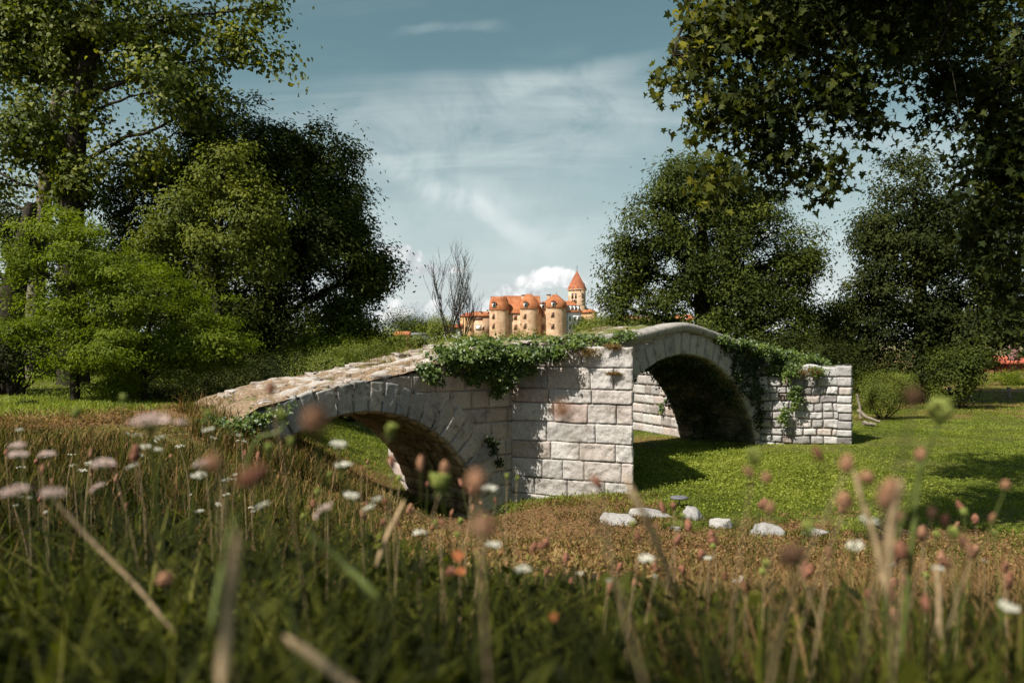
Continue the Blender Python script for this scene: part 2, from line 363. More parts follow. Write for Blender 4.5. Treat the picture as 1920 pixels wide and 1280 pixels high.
col = T.mix(T.math('MULTIPLY', nearf, 0.85), col, T.ramp(n3, [(.35, (.010, .009, .004)), (.65, (.045, .036, .016))]))  # near ground: dark thatch, with the foreground's shade painted into the colour
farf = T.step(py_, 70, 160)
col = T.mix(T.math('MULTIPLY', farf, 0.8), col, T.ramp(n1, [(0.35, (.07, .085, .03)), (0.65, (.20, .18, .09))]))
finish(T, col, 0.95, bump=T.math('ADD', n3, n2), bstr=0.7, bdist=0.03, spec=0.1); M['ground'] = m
# old paving on top of the bridge
m, T = newmat('old_paving')
pos = T.n('ShaderNodeTexCoord').outputs['Object']
n2 = T.noise(pos, 3.0, 6, 0.65, 0.4); n3 = T.noise(pos, 30, 5, 0.7)
st = T.ramp(n3, [(0.3, (.22, .19, .17)), (0.5, (.38, .345, .31)), (0.7, (.54, .50, .46))])
so = T.ramp(n3, [(0.3, (.07, .05, .035)), (0.5, (.22, .155, .10)), (0.72, (.38, .29, .19))])
gg = T.ramp(n3, [(0.3, (.04, .05, .012)), (0.7, (.17, .18, .05))])
ng = T.noise(pos, 2.2, 5, 0.7)
veg = T.n('ShaderNodeAttribute', attribute_name='veg').outputs['Fac']
h = T.n('ShaderNodeAttribute', attribute_name='hgt').outputs['Fac']
col = T.mix(T.step(T.math('ADD', h, T.math('MULTIPLY', T.math('SUBTRACT', n2, .5), 1.2)), 0.30, 0.62), so, st)
col = T.mix(T.step(T.math('ADD', ng, T.math('MULTIPLY', T.math('SUBTRACT', veg, .5), .55)), 0.5, 0.64), col, gg)
finish(T, col, 0.95, bump=T.math('ADD', n3, n2), bstr=0.8, bdist=0.03, spec=0.1); M['paving'] = m
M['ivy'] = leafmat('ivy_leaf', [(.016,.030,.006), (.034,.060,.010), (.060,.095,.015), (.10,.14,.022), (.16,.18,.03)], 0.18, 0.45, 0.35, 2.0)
M['ivy_dark'] = leafmat('shade_ivy_leaf', [(.010,.018,.005), (.020,.034,.008), (.035,.055,.012), (.05,.075,.015)], 0.15, 0.5, 0.3, 2.0)  # darker copy of the ivy leaf, shade under the arch put into its colour
M['ash'] = leafmat('ash_leaf', [(.012,.019,.004), (.027,.038,.006), (.056,.072,.009), (.13,.14,.018)], 0.22, 0.68, 0.12, 0.4)
M['ash2'] = leafmat('yellow_ash_leaf', [(.040,.052,.008), (.075,.092,.013), (.12,.135,.018), (.22,.21,.03)], 0.3, 0.65, 0.14, 0.4)
M['poplar'] = leafmat('poplar_leaf', [(.035,.050,.008), (.065,.085,.012), (.13,.14,.018), (.24,.22,.03)], 0.25, 0.6, 0.2, 0.4)
M['locust'] = leafmat('locust_leaf', [(.042,.062,.006), (.085,.115,.009), (.13,.165,.012), (.20,.22,.02)], 0.4, 0.6, 0.12, 0.5)
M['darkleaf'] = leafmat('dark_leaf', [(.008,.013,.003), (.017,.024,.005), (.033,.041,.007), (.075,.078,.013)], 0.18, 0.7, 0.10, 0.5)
M['plane'] = leafmat('plane_leaf', [(.010,.017,.004), (.016,.025,.005), (.028,.037,.006), (.085,.090,.012), (.27,.23,.025)], 0.25, 0.65, 0.12, 0.25)
M['bush'] = leafmat('bush_leaf', [(.045,.060,.010), (.090,.112,.016), (.14,.160,.024), (.20,.21,.04)], 0.25, 0.6, 0.2, 0.6)
M['lawn'] = leafmat('lawn_blade', [(.065,.088,.010), (.135,.165,.018), (.205,.235,.035), (.31,.31,.075)], 0.35, 0.6, 0.2, 0.5)
M['meadow'] = leafmat('meadow_blade', [(.004,.005,.001), (.008,.010,.002), (.021,.025,.003), (.070,.076,.008), (.19,.175,.05)], 0.3, 0.72, 0.08, 0.8)
M['dryb'] = leafmat('dry_blade', [(.05,.026,.012), (.14,.075,.032), (.25,.15,.066), (.12,.105,.025), (.34,.24,.12)], 0.2, 0.8, 0.1, 0.8)
M['bark'] = plain('bark', (.032, .026, .019), 0.95, 0.5, 14, 0.8, 0.1)
M['barkpale'] = plain('pale_bark', (.13, .11, .085), 0.9, 0.5, 6, 0.6, 0.15)
M['deadwood'] = plain('dead_wood', (.20, .165, .13), 0.9, 0.35, 12, 0.5, 0.15)
M['tan'] = plain('dry_stalk', (.42, .30, .17), 0.8, 0.3, 60, 0.3, 0.2, trans=.15)
M['gstem'] = plain('green_stem', (.11, .135, .03), 0.6, 0.3, 60, 0.2, 0.3, trans=.2)
M['brownhead'] = plain('seed_head', (.31, .165, .095), 0.9, 0.4, 90, 0.6, 0.1, trans=.15)
M['darkhead'] = plain('dark_seed_head', (.20, .09, .055), 0.9, 0.4, 90, 0.6, 0.1)
M['pinkum'] = plain('pinkish_floret', (.80, .64, .58), 0.8, 0.2, 90, 0.2, 0.2, trans=.25)
M['whiteum'] = plain('white_floret', (.85, .83, .72), 0.8, 0.12, 90, 0.2, 0.2, trans=.3)
M['bud'] = plain('green_bud', (.30, .34, .08), 0.7, 0.3, 90, 0.3, 0.2, trans=.3)
M['orange'] = plain('orange_leaf', (.34, .11, .035), 0.7, 0.3, 40, 0.2, 0.3, trans=.3)
# ------------------------------------------------------------------ ground sheet
def ground():
    def axis(n, lin, far):
        u = np.linspace(-1, 1, n); k = 5.4
        return np.sinh(u*k)/np.sinh(k)*far
    u = axis(521, 0, 3500); v = axis(521, 0, 3500)+9
    gx, gy = np.meshgrid(u, v); z = H(gx.ravel(), gy.ravel())
    n = 521; i = np.arange(n-1)[:, None]*n+np.arange(n-1)[None]
    f = np.stack([i, i+1, i+n+1, i+n], -1).reshape(-1, 4)
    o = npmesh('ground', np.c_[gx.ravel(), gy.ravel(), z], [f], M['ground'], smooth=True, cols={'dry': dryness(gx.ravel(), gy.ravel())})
    tag(o, 'uneven grassy meadow ground with dry brown patches', 'ground', kind='structure')
ground()
# ------------------------------------------------------------------ masonry
def blocks(mb, rng, surf, u0, u1, courses, wmin, wmax, cell=0.035, out=0.05, rad=0.035, rough=0.010, keep=None, gap=0.006, tilt=0.008, vflip=False, irregular=0.0, back=0.035):
    """courses: list of v edges; surf(u,v)->(P,N)"""
    for ci in range(len(courses)-1):
        v0, v1 = courses[ci], courses[ci+1]
        u = u0
        while u < u1-1e-6:
            wd = rng.uniform(wmin, wmax)*(1+irregular*rng.uniform(-.4, .4))
            ue = min(u+wd, u1)
            if u1-ue < wmin*0.55: ue = u1
            nu = max(3, int((ue-u)/cell)+2); nv = max(3, int((v1-v0)/cell)+2)
            du = np.linspace(0, 1, nu); dv = np.linspace(0, 1, nv)
            # denser rows close to the edges so the rounding shows
            du = 0.5-0.5*np.cos(du*np.pi)*0.35-0.5*0.65*(1-2*du); dv = 0.5-0.5*np.cos(dv*np.pi)*0.35-0.5*0.65*(1-2*dv)
            U, V = np.meshgrid(u+gap+(ue-u-2*gap)*du, v0+gap+(v1-v0-2*gap)*dv)
            if irregular:
                sd_ = rng.integers(1000); q = np.stack([U*2.2, V*2.2, 0*U], -1)
                U = U+(vn(q, 31)-.5)*irregular*0.22; V = V+(vn(q, 47)-.5)*irregular*0.22
            ed = np.minimum(np.minimum(U-U.min(), U.max()-U), np.minimum(V-V.min(), V.max()-V)) if not irregular else None
            eu = np.minimum(du, 1-du)*(ue-u); ev = np.minimum(dv, 1-dv)*(v1-v0)
            EU, EV = np.meshgrid(eu, ev); rr = rad*rng.uniform(.7, 1.4)
            prof = np.sqrt(np.clip(1-np.clip(1-EU/rr, 0, 1)**2, 0, 1))*np.sqrt(np.clip(1-np.clip(1-EV/rr, 0, 1)**2, 0, 1))
            h = -back+(out*rng.uniform(.75, 1.2)+back)*prof
            Pp, Nn = surf(U, V)
            q = Pp.reshape(-1, 3)
            nz = (fbm(q*5, 91, 3)-.5)*rough*3.2+(fbm(q*17, 95, 2)-.5)*rough*1.6
            h = h+nz.reshape(h.shape)*np.clip(prof, 0.2, 1)+(rng.uniform(-1, 1)*(du-.5)[None, :]+rng.uniform(-1, 1)*(dv-.5)[:, None])*tilt*2*prof
            Q = Pp+Nn*h[..., None]
            i = np.arange(nv-1)[:, None]*nu+np.arange(nu-1)[None]
            f = np.stack([i, i+1, i+nu+1, i+nu], -1).reshape(-1, 4)
            if keep is not None:
                uc = (U[:-1, :-1]+U[1:, 1:])/2; vc = (V[:-1, :-1]+V[1:, 1:])/2
                f = f[keep(uc, vc).ravel()]
            if len(f): mb.add(Q.reshape(-1, 3), f, rng.uniform())
            u = ue
def course_edges(rng, z0, z1, hmin, hmax):
    e = [z0]
    while e[-1] < z1-1e-6:
        nx = e[-1]+rng.uniform(hmin, hmax)
        if z1-nx < hmin*0.6: nx = z1
        e.append(min(nx, z1))
    return e
ZT = np.array([(-7.6,.9),(-6.35,1.18),(-5.9,1.42),(-5.6,1.62),(-5.27,1.84),(-4,2.13),(-3.4,2.2),(-2.3,2.38),(-1,2.66),(0,2.85),(2.3,2.97),(3.8,3.06),(5.2,3.30),(5.65,3.33),(6.1,3.28),(7,3.10),(8.3,2.84),(9.74,2.57),(11.4,2.33)])
def zt(t): return np.interp(t, ZT[:, 0], ZT[:, 1])
A1 = (-3.4, -1.11, 2.77); A2 = (5.65, -0.75, 3.35)
TL, TR = -6.35, 11.3
rngB = np.random.default_rng(4)
bridge = root('stone_bridge', 'old humpbacked stone bridge with two arches and pointed cutwaters, overgrown with ivy', 'bridge', (0, 16, 0))
def core():
    s0, s1 = 0.03, BW-0.03
    out = [(TL, -1.6)]
    for (tc, zc_, R) in (A1, A2):
        R = R+0.03; th = np.linspace(np.pi, 0, 40)
        out.append((tc-R, -1.6)); out += [(tc+R*math.cos(a), zc_+R*math.sin(a)) for a in th]; out.append((tc+R, -1.6))
    out.append((TR, -1.6)); nb = len(out)
    tt = np.linspace(TR, TL, 90); out += [(a, float(zt(a))-0.09) for a in tt]
    o = np.array(out); n = len(o)
    fr = W(o[:, 0], np.full(n, s0), o[:, 1]); re = W(o[:, 0], np.full(n, s1), o[:, 1])
    mb = MB(); v = np.r_[fr, re]
    mb.add(v, [list(range(n))[::-1]]); mb.f[n][-1] = mb.f[n][-1]
    mb.f[n].append(np.array([list(range(n, 2*n))])); mb.r[n].append(np.array([.5]))
    q = [(i, (i+1) % n, n+(i+1) % n, n+i) for i in range(n)]
    mb.f.setdefault(4, []).append(np.array(q)); mb.r.setdefault(4, []).append(np.full(n, .5))
    mb.build('core_masonry', M['mortar'], bridge)
core()
def in_open(t, z, a, m=0.0): return (np.hypot(t-a[0], z-a[1]) < a[2]+m) | ((np.abs(t-a[0]) < a[2]+m) & (z < a[1]))
def front(t, z): return W(t, np.zeros_like(t), z), np.broadcast_to(-DD, t.shape+(3,))
def rear(t, z): return W(-t, np.full_like(t, BW), z), np.broadcast_to(DD, t.shape+(3,))
def kp(t, z): return ~(in_open(t, z, A1, .22) | in_open(t, z, A2, .22)) & (z < zt(t)-0.05)
mb = MB(); blocks(mb, rngB, front, TL+1.2, 2.2, course_edges(rngB, -1.0, 2.95, .27, .37), .38, .75, keep=kp, out=.03, rough=.013, gap=.003, rad=.02, back=.012)
blocks(mb, rngB, front, 2.3, TR, course_edges(rngB, -.4, 3.4, .26, .36), .38, .75, keep=kp, out=.03, rough=.008, gap=.004, rad=.02, back=.012, cell=.06)
mb.build('spandrel_wall', M['spandrel'], bridge, True)
mb = MB(); blocks(mb, rngB, rear, -TR, 5, course_edges(rngB, -1.0, 3.4, .3, .4), .4, .8, keep=lambda u, v: kp(-u, v), out=.03, rough=.006, cell=.12, back=.012)
mb.build('rear_wall', M['spandrel'], bridge, True)
# voussoir rings: u = length along the arc, v = radius
def ringsurf(a, side):
    def f(u, v):
        th = np.pi-u/a[2]; t = a[0]+v*np.cos(th); z = a[1]+v*np.sin(th)
        s = np.zeros_like(t) if side == 0 else np.full_like(t, BW)
        return W(t, s, z), np.broadcast_to(-DD if side == 0 else DD, t.shape+(3,))
    return f
def ring(a, name, side, wmin, wmax, tmin, tmax, mat, seed, tzt=None, out=.05):
    rng = np.random.default_rng(seed); mb = MB(); u = 0.0; L = np.pi*a[2]
    while u < L:
        wd = rng.uniform(wmin, wmax); ue = min(L, u+wd); th = np.pi-(u+ue)/2/a[2]
        ro = a[2]+rng.uniform(tmin, tmax)
        if a is A1 and th < 1.15: ro += 0.16
        tt = a[0]+ro*math.cos(th); mx = (zt(tt)+0.04-a[1])/max(.2, math.sin(th))
        blocks(mb, rng, ringsurf(a, side), u, ue, [a[2]+.004, max(a[2]+.25, min(ro, mx))], wd*2, wd*2, cell=.03 if side == 0 else .08, out=out, rad=.028, rough=.012, gap=.006, keep=None)
        u = ue
    o = mb.build(name, mat, bridge, True); return o
tag(ring(A1, 'arch_ring', 0, .24, .33, .50, .60, M['grey'], 5), 'ring of grey voussoirs round the low left arch')
tag(ring(A2, 'arch_ring', 0, .26, .36, .50, .60, M['grey'], 6), 'pale streaked voussoir ring of the high right arch')
ring(A1, 'rear_arch_ring', 1, .28, .36, .45, .5, M['spandrel'], 7); ring(A2, 'rear_arch_ring', 1, .28, .36, .45, .5, M['spandrel'], 8)
# barrel soffits: u along the depth, v along the arc
def soffit(a, name, mat, seed):
    rng = np.random.default_rng(seed); mb = MB()
    def f(u, v):
        th = v/a[2]; t = a[0]+a[2]*np.cos(th); z = a[1]+a[2]*np.sin(th)
        N = -(np.cos(th)[..., None]*A+np.sin(th)[..., None]*np.array([0, 0, 1.]))
        return W(t, u, z), N
    blocks(mb, rng, f, 0.02, BW-.02, course_edges(rng, 0, np.pi*a[2], .22, .32), .3, .6, cell=.06, out=.028, rad=.02, rough=.008, back=.02)
    # vertical reveals under the springing
    for sg in (-1, 1):
        def g(u, v, sg=sg): return W(np.full_like(u, a[0]+sg*a[2]), u, v), np.broadcast_to(-sg*A, u.shape+(3,))
        if a is A1: blocks(mb, rng, g, 0.02, BW-.02, course_edges(rng, -1.6, a[1], .2, .3), .35, .7, cell=.08, out=.028)
    return mb.build(name, mat, bridge, True)
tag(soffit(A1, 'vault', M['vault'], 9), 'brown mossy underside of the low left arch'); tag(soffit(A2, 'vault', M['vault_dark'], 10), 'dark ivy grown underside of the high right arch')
# cutwaters
def cutwater(name, a, p, b, z0, z1, mat, seed, hmin, hmax, wmin, wmax, label, cell=.035, irr=0.0, out=.045, rough=.011, cell2=.09, quoin=None, edges=None, back=.03, rad=.035):
    rng = np.random.default_rng(seed); a = np.array([*a, 0.]); p = np.array([*p, 0.]); b = np.array([*b, 0.])
    mb = MB(); ins = 0.035
    c = (a+p+b)/3
    q = [x+(c-x)/np.linalg.norm(c-x)*ins for x in (a, p, b)]
    v = [x+np.array([0, 0, z0]) for x in q]+[x+np.array([0, 0, z1-.03]) for x in q]
    mb.add(v, [(0, 1, 4, 3), (1, 2, 5, 4), (2, 0, 3, 5)], .5); mb.add(v, [(3, 4, 5), (2, 1, 0)], .5)
    mb.build(name+'_core', M['mortar'], bridge)
    mb = MB(); e = edges or course_edges(rng, z0, z1, hmin, hmax)
    for (s, t_, cl) in ((a, p, cell), (p, b, cell2)):
        L = np.linalg.norm(t_-s); dr = (t_-s)/L; N = np.array([dr[1], -dr[0], 0])
        if N@(s-c) < 0: N = -N
        def f(u, v, s=s, dr=dr, N=N): return s+u[..., None]*dr+np.stack([0*v, 0*v, v], -1), np.broadcast_to(N, u.shape+(3,))
        if quoin and s is a:
            blocks(mb, rng, f, 0, L-quoin, e, wmin, wmax, cell=cl, out=out, rough=rough, irregular=irr, back=.03)
            for k in range(0, len(e)-1):
                blocks(mb, rng, f, L-quoin+rng.uniform(-.1, .06), L, [e[k], e[k+1]], 2, 2, cell=cl, out=out*.8, rough=rough*.5, back=.03)
        else: blocks(mb, rng, f, 0, L, e, wmin, wmax, cell=cl, out=out, rough=rough, irregular=irr, back=back, rad=rad, gap=.004)
    o = mb.build(name, mat, bridge, True); o['label'] = label
    return q
def wp(t, s): return tuple(W(t, s, 0.)[:2])
PR1 = (2.28, 15.0); PR2 = (8.97, 21.0)
e1 = [-.9, -.50, -.12, .22, .60, .94, 1.32, 1.70, 1.98, 2.40, 2.80]
cutwater('cutwater', wp(0, 0), PR1, wp(2.6, 0), -.9, 2.80, M['granite'], 14, .3, .4, .42, .95, 'broad sunlit cutwater of pinkish granite blocks on the middle pier', cell=.026, edges=e1, rough=.024, irr=.12, back=.006, rad=.014, out=.026)
cutwater('cutwater', wp(9.0, 0), PR2, wp(11.3, 0), -.3, 2.30, M['white'], 15, .19, .27, .22, .42, 'rough cutwater of small whitish stones with larger quoins at the right end', cell=.03, irr=.45, out=.06, rough=.028, quoin=.36, back=.02)
cutwater('rear_cutwater', wp(-.70, BW), (-3.0, 19.5), wp(2.4, BW), -1.2, 2.4, M['granite'], 16, .3, .36, .4, .7, 'rear cutwater of pinkish blocks seen under the left arch', cell=.06)
cutwater('rear_cutwater', wp(9.0, BW), (3.95, 26.4), wp(11.3, BW), -.3, 2.3, M['granite'], 17, .28, .36, .35, .6, 'whitish rear cutwater seen through the right arch', cell=.05)
# deck
def deck():
    nt, ns = 420, 70; t = np.linspace(TL, TR, nt); s = np.linspace(-.03, BW+.03, ns); Tt, Ss = np.meshgrid(t, s)
    base = zt(Tt)
    q = np.stack([Tt*2.3, Ss*3.2, 0*Tt], -1).reshape(-1, 3)
    cell_ = np.floor(q+np.stack([(vn(q*1.3, 1)-.5)*1.4, (vn(q*1.3, 2)-.5)*1.4, 0*q[:, 0]], -1))
    ch = _hash(cell_[:, 0].astype(np.int64), cell_[:, 1].astype(np.int64), 0*cell_[:, 0].astype(np.int64), 9)
    h = (fbm(q*.8, 3)*.6+ch*.5)
    rough = np.where(Tt.ravel() < 3.2, 1, .35)
    dz = (h-.55)*0.23*rough+(fbm(q*4, 8)-.5)*.05
    dz = dz*np.clip(np.minimum(Ss+.03, BW+.03-Ss).ravel()/.12, .25, 1)
    # ruts and worn front edge towards the left landing
    z = base.ravel()+dz
    wob_ = (fbm(np.stack([Tt*1.7, 0*Tt, 0*Tt+5], -1).reshape(-1, 3), 12).reshape(Tt.shape)-.5)*.5*sstep(Ss, 1.2, BW)*(Tt < 3)
    v = W(Tt, Ss+wob_, z.reshape(Tt.shape)).reshape(-1, 3)
    i = np.arange(ns-1)[:, None]*nt+np.arange(nt-1)[None]; f = np.stack([i, i+1, i+nt+1, i+nt], -1).reshape(-1, 4)
    veg = np.clip(sstep(Tt, -2.5, 0.0)*.45+(vn(q*.5, 77).reshape(Tt.shape)-.5)*.5+.25, 0, 1).ravel()
    hh = np.clip((h-.35)*1.4, 0, 1)*np.interp(Tt.ravel(), [-5.6, -4.6, -3.2], [.15, .6, .95])
    npmesh('deck_paving', v, [f], M['paving'], bridge, smooth=True, cols={'veg': veg, 'hgt': hh})
    # low rough paving stones set in the earth
    rng = np.random.default_rng(21); mb = MB()
    bm = bmesh.new(); bmesh.ops.create_icosphere(bm, subdivisions=3, radius=1); iv = np.array([x.co[:] for x in bm.verts]); jf = np.array([[q.index for q in x.verts] for x in bm.faces]); bm.free()
    for k in range(260):
        tt = rng.uniform(-5.1, 1.0); ss = rng.choice([rng.uniform(2.0, 2.6), rng.uniform(0.05, .6), rng.uniform(0, 2.5)])
        r = rng.uniform(.05, .17); v = iv.copy()
        for j in range(9):
            n = unit(rng.normal(size=3)*np.array([1, 1, .35])); d = rng.uniform(.55, .85); e = v@n-d; v = v-np.clip(e, 0, None)[:, None]*n
        n = unit(np.array([rng.normal()*.12, rng.normal()*.12, 1])); e = v@n-.42; v = v-np.clip(e, 0, None)[:, None]*n*.93
        v = v*(1+(fbm(v*2.6+k, 5)-.5)[:, None]*.35+(fbm(v*9+k, 6)-.5)[:, None]*.10)
        v = v*np.array([r*rng.uniform(.9, 1.7), r, r*rng.uniform(.35, .65)]); an = rng.uniform(0, 6.3); R = np.array([[math.cos(an), -math.sin(an), 0], [math.sin(an), math.cos(an), 0], [0, 0, 1]])
        mb.add(v@R.T+W(tt, ss, float(zt(tt))+rng.uniform(-.05, .02)), jf, rng.uniform())
    mb.build('paving_stones', M['pave'], bridge, False)
deck()
# gabled coping slabs along the front edge over the right arch
def coping():
    rng = np.random.default_rng(30); mb = MB(); t = 2.75
    while t < 8.6:
        te = min(t+rng.uniform(.6, 1.05), 8.7)
        n = 8; tt = np.linspace(t+.006, te-.006, n); zz = zt(tt)+.02; w_ = .34
        prof = [(-.13, -.16), (-.15, -.03), (-.12, .03), (.0, .06), (w_, .05), (w_, -.16)]
        v = np.array([W(a, s, float(zz[i])+dz+rng.uniform(-.006, .006)) for i, a in enumerate(tt) for s, dz in prof])
        m_ = len(prof); i = np.arange(n-1)[:, None]*m_; j = np.arange(m_)[None]
        f = np.stack([i+j, i+(j+1) % m_, i+m_+(j+1) % m_, i+m_+j], -1).reshape(-1, 4); r = rng.uniform()
        mb.add(v, f, r); mb.add(v[:m_], [list(range(m_))[::-1]], r); mb.add(v[-m_:], [list(range(m_))], r)
        t = te
    mb.build('coping', M['coping'], bridge)
coping()
# ------------------------------------------------------------------ foliage tools
def leafgeo(rng, p, nrm, dirn, L, Wd, shape='diamond', fold=0.25, curl=None):
    cu = np.ones((len(p), 1)) if curl is None else curl[:, None]
    n = len(p); nrm = unit(nrm); dirn = unit(dirn-nrm*(dirn*nrm).sum(-1, keepdims=True)); side = np.cross(nrm, dirn)
    L = np.broadcast_to(L, (n,))[:, None]; Wd = np.broadcast_to(Wd, (n,))[:, None]
    if shape == 'diamond':
        tpl = [(0, 0, 0), (.45, .5, fold), (1, 0, -.1), (.45, -.5, fold)]
    elif shape == 'heart':
        tpl = [(0, 0, 0), (.12, .42, fold*.8), (.5, .48, fold), (1, 0, -.2), (.5, -.48, fold), (.12, -.42, fold*.8)]
    elif shape == 'plane':
        tpl = [(0, 0, 0), (-.06, .30, .08), (.12, .50, .05), (.22, .26, 0), (.58, .56, .08), (.56, .22, 0), (1.0, 0, -.14), (.56, -.22, 0), (.58, -.56, .08), (.22, -.26, 0), (.12, -.50, .05), (-.06, -.30, .08)]
    m = len(tpl)
    v = np.stack([p+dirn*L*a+side*Wd*b+nrm*Wd*c*cu for a, b, c in tpl], 1).reshape(-1, 3)
    f = np.arange(n)[:, None]*m+np.arange(m)[None]
    return v, f
def clumps(rng, ells, n, shell=0.55, seed=0):
    """n points biased to the shell of a union of ellipsoids [(c,(rx,ry,rz),weight)]"""
    w_ = np.array([e[2]*e[1][0]*e[1][2] for e in ells]); w_ /= w_.sum()
    idx = rng.choice(len(ells), n, p=w_); c = np.array([e[0] for e in ells])[idx]; r = np.array([e[1] for e in ells])[idx]
    d = unit(rng.normal(size=(n, 3))); rad = (1-shell*rng.random(n)**1.6)*rng.uniform(.82, 1.08, n)
    lump = 0.66+0.62*vn(d*2.6+idx[:, None]*3.7, seed)
    return c+d*r*(rad*lump)[:, None], d, idx
def crown_leaves(rng, cl, per, sig, L, Wd, shape='diamond', droop=0.3, out=None, flat=0.55, seed=0, spray=None, dirs=None):
    if dirs is None: dirs = np.zeros_like(cl)
    n = len(cl)*per; k = np.repeat(np.arange(len(cl)), per)
    off = rng.normal(size=(n, 3))*np.array([1, 1, flat])
    sg = sig*rng.uniform(.6, 1.35, len(cl))
    p = cl[k]+off*sg[k][:, None]
    hole = vn(p/(sig*2.6), seed+5) > 0.30
    p = p[hole]; k = k[hole]; off = off[hole]; n = len(p)
    nrm = unit(rng.normal(size=(n, 3))*.55+np.array([0, 0, .55])+unit(off)*.65+dirs[k]*.75)
    dr = unit(off*.7+rng.normal(size=(n, 3))*.7+np.array([0, 0, -droop]))
    Ls = L*rng.uniform(.65, 1.25, n); Ws = Wd*rng.uniform(.7, 1.2, n)
    v, f = leafgeo(rng, p, nrm, dr, Ls, Ws, shape)
    cr = rng.random(len(cl))
    rnd = np.clip(cr[k]*.55+rng.random(n)*.45, 0, 1)
    return v, f, rnd
def limbs(mb, rng, trunk, tr, ells, cl, idx, every=3, sub=0.012, r=.5, rough=.10, lim=0.45):
    """branch skeleton: trunk polyline -> ellipsoid centres -> clump centres"""
    trunk = np.asarray(trunk, float); mb.tube(trunk, tr, 10, r, cap=True)
    T_ = np.linspace(0, 1, 24); dense = np.stack([np.interp(T_*(len(trunk)-1), np.arange(len(trunk)), trunk[:, i]) for i in range(3)], 1)
    rd = np.interp(T_*(len(trunk)-1), np.arange(len(trunk)), np.broadcast_to(tr, (len(trunk),)))
    paths = []
    for e in ells:
        c = np.asarray(e[0], float); lowcand = dense[:, 2] < c[2]-0.15*e[1][2]
        dd = np.linalg.norm(dense-c, axis=1)+np.where(lowcand, 0, 3)+np.abs((c[2]-dense[:, 2])-.6*np.linalg.norm((dense-c)[:, :2], axis=1))*.4
        j = int(np.argmin(dd)); s = dense[j]; L = np.linalg.norm(c-s)
        ts = np.linspace(0, 1, 9)[:, None]
        mid = (s+c)/2+rng.normal(size=3)*L*.06+np.array([0, 0, L*.08])
        pp = (1-ts)**2*s+2*ts*(1-ts)*mid+ts**2*c+rng.normal(size=(9, 3))*L*.012*np.sin(ts*np.pi)
        r0 = min(rd[j]*.75, .035*L+.05)*lim/.45
        mb.tube(pp, np.linspace(r0, r0*.35, 9), 7, r, cap=True); paths.append((pp, np.linspace(r0, r0*.35, 9)))
    for k in range(0, len(cl), every):
        pp, rr = paths[idx[k]]; c = cl[k]
        j = int(np.argmin(np.linalg.norm(pp-c, axis=1)+np.where(pp[:, 2] < c[2]+.1, 0, .6))); s = pp[max(0, j-1)]
        L = np.linalg.norm(c-s); ts = np.linspace(0, 1, 6)[:, None]
        mid = (s+c)/2+rng.normal(size=3)*L*.12+np.array([0, 0, L*.06])
        q = (1-ts)**2*s+2*ts*(1-ts)*mid+ts**2*c
        r0 = min(rr[j]*.6, sub+.012*L); mb.tube(q, np.linspace(r0, r0*.25, 6), 4, r, cap=False)
def E(px, py, D, rx, ry=None, rz=None, w_=1.0): return (P(px, py, D), (rx, ry or rx*.8, rz or rx*.85), w_)
def tree(name, label, cat, base, trunk, tr, ells, n, per, sig, L, Wd, mat, seed, group=None, shape='diamond', shell=.55, bark='bark', droop=.3, every=3, flat=.6, lim=.45, gap=.33, gapf=1.0):
    rng = np.random.default_rng(seed); base = np.array(base, float)
    rt = root(name, label, cat, base, group)
    cl, d, idx = clumps(rng, ells, n, shell, seed)
    kk = _keep(cl, gapf, gap, seed+2); cl, d, idx = cl[kk], d[kk], idx[kk]
    mb = MB(); limbs(mb, rng, trunk, tr, ells, cl, idx, every, lim=lim)
    mb.build('trunk', M[bark], rt, True)
    v, f, rnd = crown_leaves(rng, cl, per, sig, L, Wd, shape, droop, flat=flat, seed=seed, dirs=d)
    npmesh('crown', v, [f], M[mat], rt, rnd)
    return rt
def tb(px, D, dz=-.15):
    x = (px-CX)/F*D; return np.array([x, D, H1(x, D)+dz])
def trunkto(b, pts, n=None): return [b]+[np.array(p) for p in pts]
# ------------------------------------------------------------------ trees
b = tb(138, 24)
tree('plane_tree', 'tall tree with ivy-dark upright trunk and airy spotted crown at the far left', 'tree', b,
     [b, P(136, 560, 24), P(134, 400, 24), P(142, 250, 24), P(165, 100, 24), P(190, -80, 24), P(230, -260, 24)], [.46, .40, .33, .28, .22, .15, .08],
     [E(170, 60, 24, 2.2), E(60, 110, 24, 2.0), E(330, 60, 24, 1.9, 1.8, 1.3), E(455, 100, 23, 1.35, 1, .9, .9), E(490, 15, 23.5, 1.1, 1, .6, .7), E(45, 260, 24, 1.6, 1.6, 1.7), E(20, 60, 25, 2.5),
      E(255, 300, 24, 1.35, 1.3, 1.2), E(300, 170, 23, 1.7, 1.4, 1.3), E(385, 200, 23.5, 1.1, 1, .8), E(120, 330, 25.5, .9, .9, 1.3), E(138, 350, 23.6, .55, .5, 1.5, 2.0), E(145, 200, 23.6, .7, .6, 1.3, 1.2), E(-60, 300, 25, 2.0), E(200, -150, 24, 4.2, 3.5, 2.6, .8), E(420, -130, 24, 2.6, 2, 1.6, .6), E(0, -160, 24, 3.5, 3, 2.4, .6)],
     700, 85, .34, .14, .12, 'poplar', 101, shape='heart', shell=.8, every=2, lim=.16)
b = tb(60, 28)
tree('plane_tree', 'pale leaning trunk behind the ivy-dark tall trunk at far left', 'tree', b,
     [b, P(70, 480, 28), P(88, 320, 28), P(105, 180, 28), P(120, 20, 28)], [.34, .28, .24, .18, .1],
     [E(110, 120, 28.5, 2.2), E(10, 380, 28.5, 1.7, 1.4, 1.2), E(240, 150, 28.5, 1.5, 1.3, 1.2, .6), E(60, 20, 29, 2.4)], 150, 70, .34, .13, .10, 'poplar', 102, shape='heart', shell=.8, bark='barkpale', every=3)
b = tb(520, 27)
